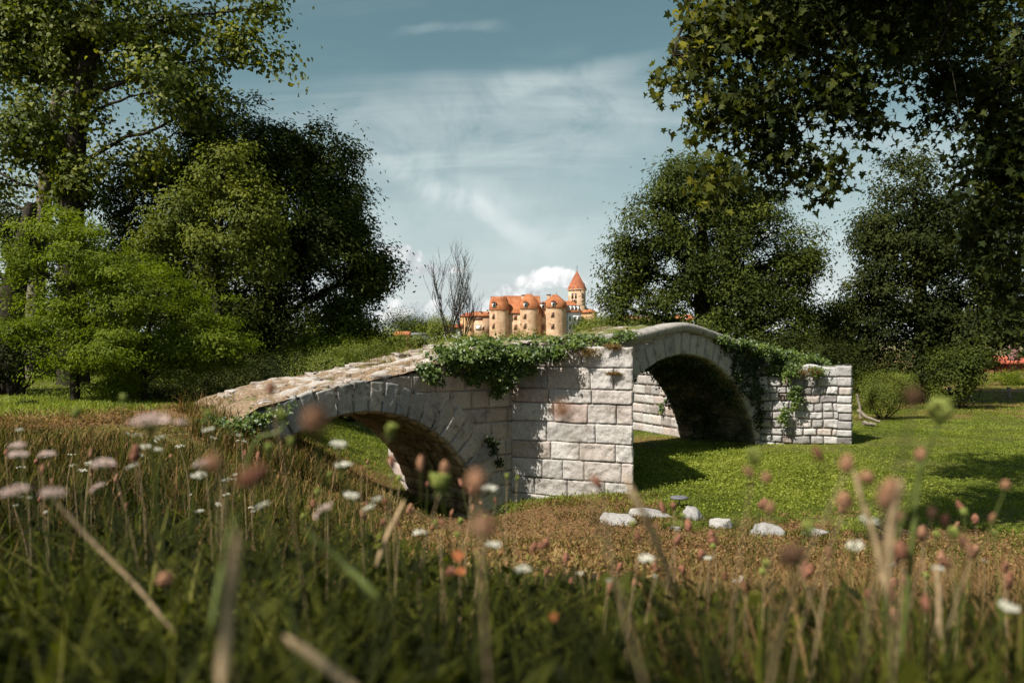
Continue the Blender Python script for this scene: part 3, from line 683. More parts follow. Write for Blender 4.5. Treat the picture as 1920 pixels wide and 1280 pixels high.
tree('ash_tree', 'broad dark green ash tree with rounded domes, left of the castle', 'tree', b,
     [b, P(515, 640, 27), P(510, 560, 27), P(500, 450, 27), P(495, 330, 27)], [.4, .34, .28, .2, .1],
     [E(430, 290, 27, 2.1, 1.8, 1.9), E(520, 300, 27, 1.6, 1.4, 1.35), E(612, 325, 27, 1.35, 1.3, 1.6), E(560, 420, 26.5, 2.3, 1.8, 1.8), E(655, 440, 27, .75, .9, 1.3), E(690, 515, 27, .85, .8, 1.2), E(645, 560, 26.5, 1.4, 1.3, 1.5),
      E(470, 520, 26.5, 2.8, 2, 2.0), E(560, 610, 26.5, 2.3, 2, 1.4), E(400, 630, 26.5, 2.8, 2, 1.4), E(320, 380, 27.5, 2.3, 1.7, 2.2), E(250, 520, 28, 2.6, 2, 2.2, .9), E(660, 640, 26, 1.0, 1.2, .8), E(480, 690, 26, 3.2, 2, .8), E(600, 480, 26, 1.6, 1.3, 1.6, 1.3), E(640, 400, 26.5, .9, .9, 1.2, 1.3), E(705, 500, 26.5, .55, .6, .9, 1.2), E(600, 690, 25.5, 1.5, 1.2, .6), E(560, 270, 27, .9, .9, .8), E(340, 250, 28, 1.6, 1.3, 1.2, .7)],
     2200, 88, .31, .16, .07, 'ash', 103, shell=.5, every=5, gap=.27, lim=.25)
b = tb(410, 22.6)
tree('maple_tree', 'olive and yellowish young maple standing before the dark ash tree', 'tree', b,
     [b, P(412, 640, 22.6), P(405, 540, 22.6), P(410, 430, 22.6), P(420, 330, 22.6)], [.16, .14, .11, .08, .04],
     [E(420, 330, 22.6, 1.1, 1, 1.2), E(340, 400, 22.6, 1.0, .9, 1.2), E(480, 410, 22.4, 1.05, .9, 1.0), E(400, 470, 22.2, 1.4, 1, 1.1), E(290, 480, 22.6, .9, .8, 1.1), E(500, 490, 22.6, .7, .7, .7, .6)], 330, 70, .24, .12, .07, 'ash2', 104, shell=.7, droop=.5, every=3)
b = tb(142, 16.6)
tree('locust_tree', 'light green feathery young locust tree with several thin stems, left meadow', 'tree', b,
     [b, P(140, 690, 16.6), P(150, 620, 16.6), P(135, 540, 16.6), P(150, 430, 16.6)], [.10, .085, .07, .05, .025],
     [E(110, 440, 16.6, .85, .8, .55), E(30, 500, 16.6, .95, .8, .7), E(180, 500, 16.4, .9, .8, .8), E(100, 590, 16.4, 1.1, .9, .9), E(250, 560, 16.4, .9, .8, .75), E(30, 620, 16.8, .6, .6, .35), E(210, 650, 16.3, .9, .8, .6), E(-40, 450, 16.6, .8, .7, .6), E(120, 680, 16.4, .6, .6, .35, .7)],
     520, 110, .17, .085, .034, 'locust', 105, shell=.85, flat=.32, droop=.4, every=2, lim=.3)
b = tb(272, 17.4)
tree('locust_tree', 'second light green locust sapling, wider and lower, beside the multi-stemmed one', 'tree', b,
     [b, P(270, 700, 17.4), P(272, 640, 17.4), P(290, 580, 17.4), P(300, 530, 17.4)], [.07, .06, .05, .035, .02],
     [E(300, 540, 17.4, .85, .8, .6), E(360, 590, 17.4, .75, .7, .55), E(400, 655, 17.2, .85, .7, .45), E(330, 660, 17.2, .95, .8, .6), E(250, 640, 17.4, .7, .7, .6), E(220, 720, 17.0, .55, .6, .35), E(420, 640, 17.4, .6, .5, .3)],
     430, 110, .17, .085, .034, 'locust', 106, shell=.85, flat=.32, droop=.4, every=2, lim=.3)
b = tb(18, 20)
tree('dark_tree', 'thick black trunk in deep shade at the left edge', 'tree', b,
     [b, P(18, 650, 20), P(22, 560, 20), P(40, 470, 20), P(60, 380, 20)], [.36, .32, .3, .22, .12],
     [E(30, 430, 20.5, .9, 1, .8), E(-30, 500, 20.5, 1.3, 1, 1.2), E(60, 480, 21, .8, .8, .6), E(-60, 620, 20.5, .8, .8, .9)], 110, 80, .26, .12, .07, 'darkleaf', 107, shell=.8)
b = tb(1322, 37, -.3)
tree('ash_tree', 'large dark ash tree with open lower boughs, behind the high arch', 'tree', b,
     [b, P(1322, 640, 37), P(1315, 560, 37), P(1320, 470, 37), P(1310, 350, 37)], [.5, .42, .36, .26, .12],
     [E(1300, 355, 37, 2.3, 1.9, 1.9), E(1385, 400, 37, 2.1, 1.8, 2.2), E(1235, 430, 36.5, 2.0, 1.6, 1.7), E(1180, 500, 37, 1.35, 1.3, 1.7), E(1165, 575, 37, 1.1, 1.1, 1.0, .8), E(1300, 490, 36.5, 2.5, 1.9, 1.9, .8), E(1420, 500, 36.5, 2.5, 1.9, 2.0), E(1500, 475, 37, 1.15, 1.1, 1.5),
      E(1495, 570, 37, 1.2, 1.1, 1.4), E(1400, 590, 36.5, 2.4, 1.8, 1.6), E(1230, 590, 36.5, 1.4, 1.2, .8, .6), E(1460, 640, 36, 1.6, 1.4, 1.0), E(1330, 620, 36, 1.6, 1.3, .8, 1.0), E(1265, 555, 36.3, 1.3, 1.2, 1.0, .8), E(1365, 560, 36, 1.4, 1.2, 1.2, 1.0), E(1200, 615, 36, 1.2, 1, .6, .8)],
     1250, 92, .36, .19, .085, 'ash', 108, shell=.55, every=3, lim=.4)
b = tb(1730, 37, -.2)
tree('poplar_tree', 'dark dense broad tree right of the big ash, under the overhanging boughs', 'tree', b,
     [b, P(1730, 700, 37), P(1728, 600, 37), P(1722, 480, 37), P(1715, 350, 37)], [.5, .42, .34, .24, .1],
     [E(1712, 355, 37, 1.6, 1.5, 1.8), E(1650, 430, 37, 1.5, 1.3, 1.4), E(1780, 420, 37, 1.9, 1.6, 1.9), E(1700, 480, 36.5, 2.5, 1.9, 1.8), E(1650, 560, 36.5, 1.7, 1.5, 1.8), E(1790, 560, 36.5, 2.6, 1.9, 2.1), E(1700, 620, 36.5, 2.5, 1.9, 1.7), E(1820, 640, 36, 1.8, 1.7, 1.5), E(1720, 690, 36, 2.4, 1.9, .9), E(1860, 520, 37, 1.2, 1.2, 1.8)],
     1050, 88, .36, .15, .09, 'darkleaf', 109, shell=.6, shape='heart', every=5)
b = tb(1560, 40, -.2)
tree('field_tree', 'lower rounded green tree between the big ash and the dark dense tree', 'tree', b,
     [b, P(1560, 680, 40), P(1562, 620, 40), P(1570, 590, 40)], [.2, .16, .12, .06],
     [E(1560, 610, 40, 1.5, 1.3, 1.3), E(1600, 590, 40.5, 1.1, 1.1, 1.2), E(1530, 660, 39, 1.6, 1.3, 1.4), E(1620, 660, 38.5, 1.5, 1.3, 1.5)], 340, 80, .34, .13, .08, 'ash', 110, shell=.6)
b = tb(1975, 40, -.2)
tree('poplar_tree', 'dark tree cut by the right edge above the red shed', 'tree', b,
     [b, P(1973, 700, 40), P(1965, 600, 40), P(1950, 500, 40)], [.2, .18, .14, .08],
     [E(1890, 620, 40, 1.5, 1.4, 1.2), E(1960, 560, 40, 2.2, 2, 2.4), E(1900, 560, 40.5, 1.2, 1.2, 1.4)], 200, 80, .34, .15, .09, 'darkleaf', 111, shell=.6, shape='heart')
b = np.array([9.4, 10.6, H1(9.4, 10.6)-.2])
# overhanging plane tree
def plane_overhang():
    rng = np.random.default_rng(120)
    rt = root('plane_tree', 'plane tree whose leafy boughs hang down across the upper right', 'tree', b)
    ells = [E(1262, 150, 9.3, .16, .2, .24, 1), E(1345, 345, 9.0, .30, .3, .16, 1), E(1450, 350, 9.3, .14, .2, .2, 1), E(1322, 110, 9.4, .42, .5, .62), E(1390, 60, 9.6, .62, .7, .62), E(1500, 60, 9.8, .75, .8, .62), E(1620, 60, 10, .75, .8, .55), E(1720, 30, 10.2, .7, .8, .42), E(1400, 190, 9.4, .62, .6, .5), E(1310, 215, 9.2, .28, .4, .42, .8),
            E(1500, 180, 9.7, .65, .7, .45), E(1590, 170, 9.8, .55, .6, .5), E(1440, 290, 9.6, .30, .3, .50, 1.1), E(1540, 300, 9.6, .28, .3, .45, 1.0), E(1570, 335, 9.4, .38, .3, .24, 1.1), E(1350, 335, 9.0, .28, .3, .22, .9), E(1480, 360, 9.5, .15, .2, .14, .5),
            E(1640, 215, 9.8, .14, .2, .30, .6), E(1780, 150, 10.3, .45, .5, .6, .8), E(1760, 255, 9.6, .34, .3, .17, .8), E(1800, 300, 9.4, .26, .3, .25, .8), E(1870, 120, 10.4, .6, .8, .9), E(1890, 330, 10.2, .42, .6, .9), E(1850, 430, 10, .30, .4, .55, 1.3), E(1890, 250, 10.2, .4, .5, .6, 1.2),
            E(1905, 560, 10, .22, .4, .7, 1.1), E(1400, -70, 9.8, .9, 1.2, .6, 1.0), E(1490, 30, 12.5, 1.0, 1.2, .7, 1), E(1620, 30, 13, 1.2, 1.3, .7, 1), E(1780, 40, 13.5, 1.3, 1.4, .8, 1), E(1560, -110, 13, 1.8, 1.6, .9, .8), E(1560, -100, 10, 1.5, 1.6, .7, 1.0), E(1830, -60, 10.6, 1.4, 1.5, .9, .8), E(1650, -130, 9, 1.6, 1.6, .6, .7), E(1960, 330, 10.6, .8, 1.2, 1.8, .7), E(1700, -250, 11.5, 2.6, 2.4, 1.3, .35), E(1980, -100, 12, 2.2, 2.2, 1.8, .35), E(2050, 200, 13, 1.6, 2.0, 1.6, .4), E(1850, -200, 14, 2.2, 2.2, 1.2, .3)]
    cl, d, idx = clumps(rng, ells, 2500, .9, 120); kk = _keep(cl, 2.3, .36, 9); cl, d, idx = cl[kk], d[kk], idx[kk]
    trunk = [b, np.array([9.35, 10.6, 2.5]), np.array([9.3, 10.6, 5.5]), np.array([9.0, 10.6, 8.0]), np.array([8.6, 10.7, 10.5]), np.array([8.3, 10.8, 13])]
    mb = MB(); mb.tube(trunk, [.42, .36, .33, .28, .2, .12], 12)
    arms = [[(9.15, 10.6, 7.2), (7.4, 10.4, 8.6), (5.2, 10.0, 8.9), (3.4, 9.7, 8.2), (2.2, 9.5, 7.2), (1.9, 9.3, 6.2)], [(9.2, 10.6, 6.6), (8.0, 10.5, 7.9), (6.4, 10.3, 8.2), (5.2, 10.0, 7.7), (4.2, 9.8, 6.9), (3.5, 9.7, 6.0)],
            [(9.1, 10.6, 7.6), (7.8, 10.3, 8.8), (6.4, 10.0, 8.3), (5.5, 9.8, 7.3), (5.2, 9.7, 6.4)], [(9.3, 10.6, 5.6), (8.6, 10.5, 6.6), (7.6, 10.3, 7.2), (6.6, 10.2, 6.8), (6.1, 10.1, 6.1)], [(9.3, 10.6, 4.6), (8.5, 10.4, 6.0), (7.4, 10.2, 6.0), (6.7, 10.2, 5.2), (6.5, 10.1, 4.2)],
            [(8.8, 10.7, 9), (7.6, 11, 10), (5.5, 11.3, 10)], [(8.8, 10.7, 9), (8.8, 12, 10), (8.4, 13.5, 9.5)]]
    dn = []
    for a_ in arms:
        a_ = np.array(a_); T_ = np.linspace(0, 1, 26); q = np.stack([np.interp(T_*(len(a_)-1), np.arange(len(a_)), a_[:, i]) for i in range(3)], 1)
        for _ in range(3): q[1:-1] = (q[:-2]+q[1:-1]*2+q[2:])/4
        q += rng.normal(size=q.shape)*.015; mb.tube(q, np.linspace(.11, .012, 26), 7); dn.append(q)
    dn = np.concatenate(dn)
    for c_ in cl[::2]:
        d_ = np.linalg.norm(dn-c_, axis=1)+np.where(dn[:, 2] < c_[2]+.1, .8, 0); s_ = dn[int(np.argmin(d_))]; L_ = np.linalg.norm(c_-s_); ts = np.linspace(0, 1, 7)[:, None]
        if L_ > 1.1: continue
        mid = np.array([c_[0]*.75+s_[0]*.25, c_[1]*.75+s_[1]*.25, max(s_[2], c_[2])+.05]); q = (1-ts)**2*s_+2*ts*(1-ts)*mid+ts**2*c_+rng.normal(size=(7, 3))*.012
        r0 = min(.016, .004+.006*L_); mb.tube(q, np.linspace(r0, .003, 7), 4, .5, False)
    mb.build('trunk', M['bark'], rt, True)
    per = 21; k = np.repeat(np.arange(len(cl)), per); n = len(k)
    off = rng.normal(size=(n, 3))*np.array([.12, .13, .15]); p = cl[k]+off
    nrm = unit(rng.normal(size=(n, 3))*.7+np.array([0, 0, .45])+np.array([-.25, -.2, 0])); dr = unit(off*2+rng.normal(size=(n, 3))*.4+np.array([0, 0, -.8]))
    Ls = rng.uniform(.055, .118, n); v, f = leafgeo(rng, p, nrm, dr, Ls, Ls*1.05, 'plane', 0, rng.uniform(-1, 4.5, n))
    # sunlit yellow painted into the leaf colour of the outer left sprays
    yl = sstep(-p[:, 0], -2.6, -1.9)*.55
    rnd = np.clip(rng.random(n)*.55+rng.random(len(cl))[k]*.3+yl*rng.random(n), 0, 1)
    npmesh('crown', v, [f], M['plane'], rt, rnd)
    # leaf stalks / twigs
    mb = MB(); sel = rng.choice(n, 1700, replace=False)
    for j in sel: mb.tube([cl[k[j]], (cl[k[j]]+p[j])/2+rng.normal(size=3)*.01, p[j]], [.004, .003, .002], 3, .5, False)
    mb.build('twigs', M['bark'], rt)
plane_overhang()
# ------------------------------------------------------------------ shrubs
def shrub(name, label, ells, n, per, sig, L, Wd, mat, seed, base=None, shape='diamond', group=None, shell=.6, cat='shrub', stems=10, flat=.7):
    rng = np.random.default_rng(seed); cl, d, idx = clumps(rng, ells, n, shell, seed)
    c = np.mean([e[0] for e in ells], 0); bz = H1(c[0], c[1]) if base is None else base
    rt = root(name, label, cat, (c[0], c[1], bz), group); mb = MB()
    for k in range(stems):
        q = cl[rng.integers(len(cl))]; s = np.array([c[0], c[1], bz-.12])
        mb.tube([s, np.array([c[0]*.4+q[0]*.6, c[1]*.4+q[1]*.6, bz*.75+q[2]*.25]), q], [.03, .02, .008], 5, .5, False)
    mb.build('stem', M['bark'], rt)
    v, f, rnd = crown_leaves(rng, cl, per, sig, L, Wd, shape, .1, flat=flat, seed=seed, dirs=d)
    npmesh('foliage', v, [f], M[mat], rt, rnd); return rt
shrub('shrub', 'rounded olive green shrub beside the right end of the bridge', [E(1650, 735, 28, .95, .8, .75), E(1690, 722, 28, .6, .6, .7), E(1625, 750, 28, .5, .6, .5)], 240, 110, .16, .055, .02, 'bush', 201, flat=1)
shrub('shrub', 'leafy shrub under the dark dense tree, right of the olive shrub', [E(1790, 700, 33, 1.0, .8, 1.1), E(1830, 680, 33, .7, .7, .9), E(1770, 735, 33, .7, .6, .5)], 170, 60, .22, .10, .07, 'ash', 202, shape='heart')
shrub('hedge', 'clipped bright green hedge before the red shed at right edge', [E(1885, 722, 46, 1.6, .8, .9), E(1945, 715, 46, 1.6, .8, 1.0)], 220, 70, .22, .08, .05, 'locust', 203, cat='hedge')
shrub('shrub', 'yellowish green scrub behind the sloping left deck of the bridge', [E(690, 668, 23, .9, .8, .50), E(640, 690, 21, 1.0, .7, .45), E(735, 672, 24, .7, .7, .22), E(590, 700, 21, .9, .7, .5)], 300, 110, .16, .06, .025, 'bush', 204)
shrub('shrub', 'bright leafy shrub at the foot of the dark ash tree', [E(620, 640, 25, .9, .8, .9), E(580, 670, 24.5, .9, .8, .6), E(650, 665, 24, .6, .6, .5)], 150, 80, .22, .10, .045, 'locust', 205)
shrub('shrub', 'dark low shrub on the grass under the thin locust stems', [E(52, 765, 15.5, .20, .2, .28)], 30, 80, .07, .04, .022, 'darkleaf', 206)
shrub('shrub', 'dense dark undergrowth under the trees left of the bridge deck', [E(330, 740, 19, 1.6, .8, .35), E(450, 725, 20, 1.6, .8, .5), E(240, 735, 18.5, .9, .7, .4), E(530, 700, 21, 1.2, .8, .6), E(400, 690, 21, 1.6, .8, .6)], 420, 90, .17, .06, .035, 'darkleaf', 207)
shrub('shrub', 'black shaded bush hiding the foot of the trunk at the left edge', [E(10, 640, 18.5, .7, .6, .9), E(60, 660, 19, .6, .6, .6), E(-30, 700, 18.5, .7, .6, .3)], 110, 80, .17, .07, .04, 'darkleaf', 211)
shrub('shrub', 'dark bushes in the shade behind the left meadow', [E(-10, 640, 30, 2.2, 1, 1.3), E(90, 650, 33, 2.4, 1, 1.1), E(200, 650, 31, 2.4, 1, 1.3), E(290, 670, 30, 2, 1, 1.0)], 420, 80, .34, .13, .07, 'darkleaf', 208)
shrub('shrub', 'wild greenery with rust tints on the far bank right of the castle', [E(1130, 612, 60, 1.8, 1, 1.0), E(1180, 615, 58, 1.8, 1, .8), E(1235, 620, 56, 1.8, 1, .8), E(1100, 622, 62, 1.0, 1, .6), E(1290, 622, 54, 1.7, 1, .8)], 330, 70, .32, .13, .08, 'bush', 209)
shrub('shrub', 'leafy green thicket behind the right end of the bridge', [E(1500, 670, 32, 1.7, 1, 1.1), E(1440, 668, 32, 1.4, 1, .8), E(1570, 690, 33, 1.4, 1, 1.0), E(1610, 715, 33, .8, 1, .9)], 300, 80, .24, .10, .06, 'darkleaf', 210)
for i, (px, py, D, r, lb) in enumerate([(735, 628, 150, 3.2, 'distant dark tree against the clouds, next to the big ash'), (772, 618, 150, 1.8, 'low distant tree behind the orange roofed shed'), (797, 612, 150, 2.0, 'round distant tree between the two small sheds'),
        (822, 615, 110, 2.2, 'distant bushy tree left of the bare tree'), (850, 652, 85, 1.0, 'low bushes in front of the pinkish house'), (885, 652, 80, .9, 'low bushes at the foot of the round ruined tower'), (925, 648, 75, .9, 'scrub before the left castle tower'), (985, 648, 72, .8, 'scrub before the middle castle tower'), (755, 600, 160, 3.0, 'distant upright tree top left of the bare tree'),
        (700, 645, 60, 1.8, 'pale green willow bush behind the deck'), (1100, 607, 200, 2.6, 'dark green bushes below the small hip roofed annex')]):
    bb = tb(px, D)
    tree('distant_tree', lb, 'tree', bb, [bb, P(px, py+10/D*20, D), P(px, py, D)], [.2, .15, .1], [E(px, py, D, r, r, r*.8), E(px-r*6, py+4, D, r*.7), E(px+r*6, py+5, D, r*.7)], 120, 40, .035*D**.55*2.0, .22+D*.0012, .13, 'bush' if i in (3, 9, 4, 5, 6, 7) else 'ash', 300+i, group='distant trees and scrub on the hillside', every=12)
# unseen tree added behind the camera to shade the left foreground
b = np.array([-6.5, -5.5, H1(-6.5, -5.5)-.1])
tree('added_shade_tree', 'leafy tree behind the viewer throwing dappled shade over the foreground grass', 'tree', b, [b, b+(0, 0, 2.5), b+(.2, .1, 5), b+(.3, 0, 8)], [.3, .26, .2, .1],
     [(np.array([-5.2, -3.2, 6.6]), (2.4, 2.2, 1.5), 1), (np.array([-7.6, -2.6, 6.2]), (2.4, 2.2, 1.5), 1), (np.array([-6.3, -5, 8.6]), (2.6, 2.4, 1.6), 1), (np.array([-4.0, -2.6, 5.6]), (1.5, 1.3, .9), 1.3)], 260, 42, .36, .16, .12, 'darkleaf', 130, shape='heart', shell=.8, every=4)
# bare trees
def bare(px, py0, py1, D, spread, seed, label):
    rng = np.random.default_rng(seed); bb = tb(px, D); rt = root('bare_tree', label, 'tree', bb, 'leafless trees'); mb = MB(); mt = MB()
    top = P(px, py0, D); Ht = top[2]-bb[2]
    mt.tube([bb, bb+(0, 0, Ht*.28)], [.18, .13], 7)
    def br(s, d, L, r, lev):
        n = 6; pts = [s]; dd = d.copy()
        for i in range(n):
            dd = unit(dd+rng.normal(size=3)*.10+np.array([0, 0, .11])); pts.append(pts[-1]+dd*L/n)
        mb.tube(pts, np.linspace(r, r*.4, n+1), 4, .5, False)
        if lev > 0:
            for i in range(4 if lev > 1 else 4):
                j = rng.integers(2, n+1); a = unit(dd*.9+rng.normal(size=3)*.38+np.array([0, 0, .3])); br(pts[j], a, L*rng.uniform(.4, .62), r*.5, lev-1)
    for i in range(8):
        a = i/8*6.28+rng.uniform(-.3, .3); d = unit(np.array([math.cos(a)*spread, math.sin(a)*spread, 1.0]))
        br(bb+np.array([0, 0, Ht*rng.uniform(.14, .26)]), d, Ht*rng.uniform(.45, .68), .085, 3)
    mt.build('trunk', M['bark'], rt, True); mb.build('branches', M['bark'], rt)
bare(843, 500, 640, 100, .40, 5, 'leafless grey tree with upswept branches left of the castle')
bare(870, 545, 640, 104, .15, 6, 'slender leafless tree just left of the castle wing')
shrub('shrub', 'low green scrub hiding the foot of the two small sheds', [E(752, 640, 110, 1.3, 1, .75), E(785, 642, 112, 1.2, 1, .6)], 90, 50, .4, .3, .16, 'bush', 212)
# ------------------------------------------------------------------ ivy
def ivy(label, ells, n, per, sig, seed, mat='ivy', L=.060, strands=0, shell=.9, drop=None, extra=None):
    rng = np.random.default_rng(seed); cl, d, idx = clumps(rng, ells, n, shell, seed)
    if extra is not None: cl = np.r_[cl, extra(rng)]
    c = cl[0]; rt = root('ivy', label, 'ivy', c)
    k = np.repeat(np.arange(len(cl)), per); p = cl[k]+rng.normal(size=(len(k), 3))*sig*np.array([1, 1, .8]); nn = len(p)
    nrm = unit(np.array([-.15, -.75, .55])+rng.normal(size=(nn, 3))*.55); dr = unit(rng.normal(size=(nn, 3))*.6+np.array([0, -.2, -.9]))
    Ls = L*rng.uniform(.55, 1.2, nn); v, f = leafgeo(rng, p, nrm, dr, Ls, Ls*.95, 'heart', .12)
    rnd = np.clip(rng.random(nn)*.6+rng.random(len(cl))[k]*.4, 0, 1)
    npmesh('leaves', v, [f], M[mat], rt, rnd); mb = MB()
    order = np.argsort(cl[:, 0]); vine = cl[order[::max(1, len(cl)//14)]]+np.array([0, .03, 0]); mb.tube(vine, .012, 4, .5, False)
    for i in range(strands):
        s = vine[rng.integers(len(vine))]; e = cl[rng.integers(len(cl))]; s = vine[np.argmin(np.linalg.norm(vine-e, axis=1))]; L_ = rng.uniform(.1, .4)
        mb.tube([s, e, e+np.array([rng.normal()*.02, -.03, -L_*.5]), e+np.array([rng.normal()*.04, -.02, -L_])], [.006, .005, .004, .002], 3, .5, False)
    mb.build('stems', M['bark'], rt)
    return rt
ivy('thick glossy ivy spilling over the top of the middle pier', [E(800, 690, 14.5, .18, .2, .14), E(835, 665, 14.7, .26, .3, .15), E(870, 668, 14.9, .3, .3, .2), E(915, 660, 15.2, .34, .3, .2), E(960, 668, 15.4, .34, .3, .22, 1.1), E(1005, 664, 15.3, .32, .26, .19, 1.1), E(1045, 660, 15.2, .26, .2, .15, 1.0), E(890, 700, 15.15, .2, .15, .22), E(950, 700, 15.4, .22, .15, .3), E(1080, 645, 15.3, .2, .2, .08),
    E(930, 695, 15.3, .2, .12, .28), E(905, 690, 15.25, .2, .12, .2), E(935, 730, 15.45, .09, .06, .14, .8), E(985, 690, 15.5, .22, .1, .12), E(850, 690, 14.9, .14, .12, .14), E(810, 705, 14.4, .16, .12, .12), E(830, 718, 14.55, .06, .05, .07), E(1130, 640, 16.6, .4, .3, .05, .8), E(1090, 632, 17, .5, .4, .05), E(1170, 628, 17.6, .3, .3, .07, .8), E(1000, 640, 17.0, .7, .6, .09), E(900, 645, 16.5, .7, .5, .10)],
    820, 18, .055, 401, strands=90)
ivy('dark ivy tuft growing round the left foot of the low arch', [E(400, 795, 11.9, .20, .2, .13), E(440, 805, 11.7, .22, .2, .16), E(480, 790, 12.1, .16, .15, .12), E(520, 775, 12.3, .12, .12, .08), E(545, 762, 12.6, .06, .08, .04), E(420, 820, 11.5, .25, .2, .12), E(480, 830, 11.6, .15, .15, .12)], 190, 15, .05, 402, L=.05, strands=10)
def curtain(t0, t1, top, bot, n, off=-.08):
    def f(rng):
        t = rng.uniform(t0, t1, n); a = rng.random(n); z0 = np.interp(t, bot[0], bot[1]); z1 = zt(t)+top; z = z0+(z1-z0)*a
        ok = ~in_open(t, z, A2, .05) & (fbm(np.c_[t*1.1, z*.9, 0*t], 8) > .30)
        return W(t, rng.uniform(off-.05, off+.05, n), z)[ok]
    return f
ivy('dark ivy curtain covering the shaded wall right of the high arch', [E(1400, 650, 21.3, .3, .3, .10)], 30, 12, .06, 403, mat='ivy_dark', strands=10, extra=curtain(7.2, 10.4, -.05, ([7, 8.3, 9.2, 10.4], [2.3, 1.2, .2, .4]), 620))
ivy('sunlit ivy draping from the deck onto the right end cutwater', [E(1345, 634, 20.6, .3, .3, .08), E(1390, 645, 21, .4, .35, .10), E(1430, 655, 21.4, .35, .3, .12), E(1470, 665, 21.6, .35, .3, .15), E(1510, 672, 21.8, .35, .3, .13), E(1545, 683, 21.9, .28, .25, .10), E(1485, 695, 21.3, .25, .15, .25), E(1490, 740, 21.25, .14, .07, .35, .8),
    E(1455, 690, 21.7, .25, .15, .3), E(1470, 780, 21.35, .08, .05, .3, .7), E(1530, 695, 21.1, .22, .12, .10), E(1440, 660, 22.5, .6, .5, .08), E(1520, 680, 22.8, .6, .5, .08)], 430, 22, .06, 404, strands=50)
def vaultivy(rng):
    n = 900; th = rng.uniform(.05, 2.3, n); s = rng.uniform(.1, BW-.1, n); keep = fbm(np.c_[th*2, s*1.3, 0*s], 19) > .42+.12*sstep(s, BW-1.0, BW)
    R = A2[2]-.09; return W(A2[0]+R*np.cos(th), s, A2[1]+R*np.sin(th))[keep]
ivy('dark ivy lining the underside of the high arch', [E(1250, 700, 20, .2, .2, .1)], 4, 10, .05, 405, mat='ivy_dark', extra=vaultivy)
ivy('small bright ivy tuft hanging inside the left springing of the high arch', [(W(2.75, .5, 2.0), (.12, .2, .25), 1), (W(2.85, .3, 1.75), (.10, .15, .12), 1), (W(2.7, 1.0, 1.4), (.08, .1, .3), .8)], 40, 14, .05, 406, strands=10)
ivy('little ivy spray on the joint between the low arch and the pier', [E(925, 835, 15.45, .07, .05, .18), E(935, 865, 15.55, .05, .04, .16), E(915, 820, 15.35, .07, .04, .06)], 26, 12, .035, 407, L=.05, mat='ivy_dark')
ivy('thin ivy wisp clinging to the whitish rear cutwater seen through the high arch', [E(1238, 765, 24.6, .05, .06, .25), E(1250, 750, 24.5, .10, .06, .12)], 14, 12, .04, 408, L=.06)
# tufts of dry moss on the pier top
def moss(label, px, py, D, rx, rz, seed, mat='dryb'):
    rng = np.random.default_rng(seed); c = P(px, py, D); n = 900
    p = c+rng.normal(size=(n, 3))*np.array([rx, .04, rz])*.5; nrm = unit(rng.normal(size=(n, 3))+np.array([0, -.8, .4])); d = rng.normal(size=(n, 3))+np.array([0, 0, -.2])
    v, f = leafgeo(rng, p, nrm, d, rng.uniform(.02, .05, n), .012)
    o = npmesh('moss_tuft', v, [f], M[mat], None, rng.random(n)); tag(o, label, 'moss', 'dry tufts on the bridge stones')
moss('rust brown dry moss cushion at the top of the middle pier', 1105, 660, 15.15, .20, .09, 501)
moss('dry brown tuft on the upper right stones of the middle pier', 1150, 650, 15.05, .16, .05, 502)
moss('brown moss streak under the second course of the middle pier', 1150, 700, 15.05, .14, .02, 503)
moss('rust coloured dry tuft on top of the right end cutwater', 1520, 697, 21.0, .30, .08, 504)
# ------------------------------------------------------------------ buildings on the hill
def rendermat(name, stops, grain=6):
    m, T = newmat(name); pos = T.n('ShaderNodeNewGeometry').outputs['Position']
    n1 = T.noise(pos, .45, 6, .65, .3); n2 = T.noise(pos, grain, 4, .7)
    f = T.math('ADD', T.math('MULTIPLY', n1, .7), T.math('MULTIPLY', n2, .3))
    col = T.ramp(f, [(.34+.30*i/(len(stops)-1), c) for i, c in enumerate(stops)])
    finish(T, col, .95, bump=n2, bstr=.4, bdist=.05, spec=.1); return m
M['ochre'] = rendermat('ochre_render', [(.22,.13,.08), (.42,.27,.17), (.54,.37,.25), (.56,.44,.32)])
M['smooth'] = rendermat('smooth_render', [(.17,.10,.06), (.40,.25,.15), (.50,.34,.22), (.58,.43,.31)], 3)
M['rubble'] = rendermat('rubble_wall', [(.22,.12,.06), (.42,.24,.12), (.52,.32,.17), (.62,.45,.30)], 9)
M['whitew'] = rendermat('white_render', [(.60,.57,.54), (.72,.70,.68), (.80,.78,.76)])
M['slate'] = plain('grey_slate', (.12, .12, .13), .7, .3, 5)
M['shutter'] = plain('brown_shutter', (.16, .08, .07), .7, .3, 5)
M['redpaint'] = plain('red_painted_boards', (.20, .035, .03), .8, .3, 3)
M['glass'] = plain('dark_glass', (.03, .035, .045), .2, .2, 3, 0, .5)
m, T = newmat('orange_tiles'); pos = T.n('ShaderNodeNewGeometry').outputs['Position']
n1 = T.noise(pos, .5, 5, .7); wv = T.n('ShaderNodeTexWave', i_0=pos, i_Scale=1.6, bands_direction='X', i_Distortion=1.0).outputs[0]
wz = T.n('ShaderNodeTexWave', i_0=pos, i_Scale=1.3, bands_direction='Z', i_Distortion=.6).outputs[0]
col = T.ramp(T.math('ADD', T.math('MULTIPLY', n1, .75), T.math('MULTIPLY', T.noise(pos, 7, 3), .25)), [(.3, (.16,.058,.030)), (.5, (.33,.120,.052)), (.7, (.42,.20,.10))])
finish(T, col, .9, bump=T.math('ADD', wv, wz), bstr=.5, bdist=.08, spec=.1); M['tile'] = m
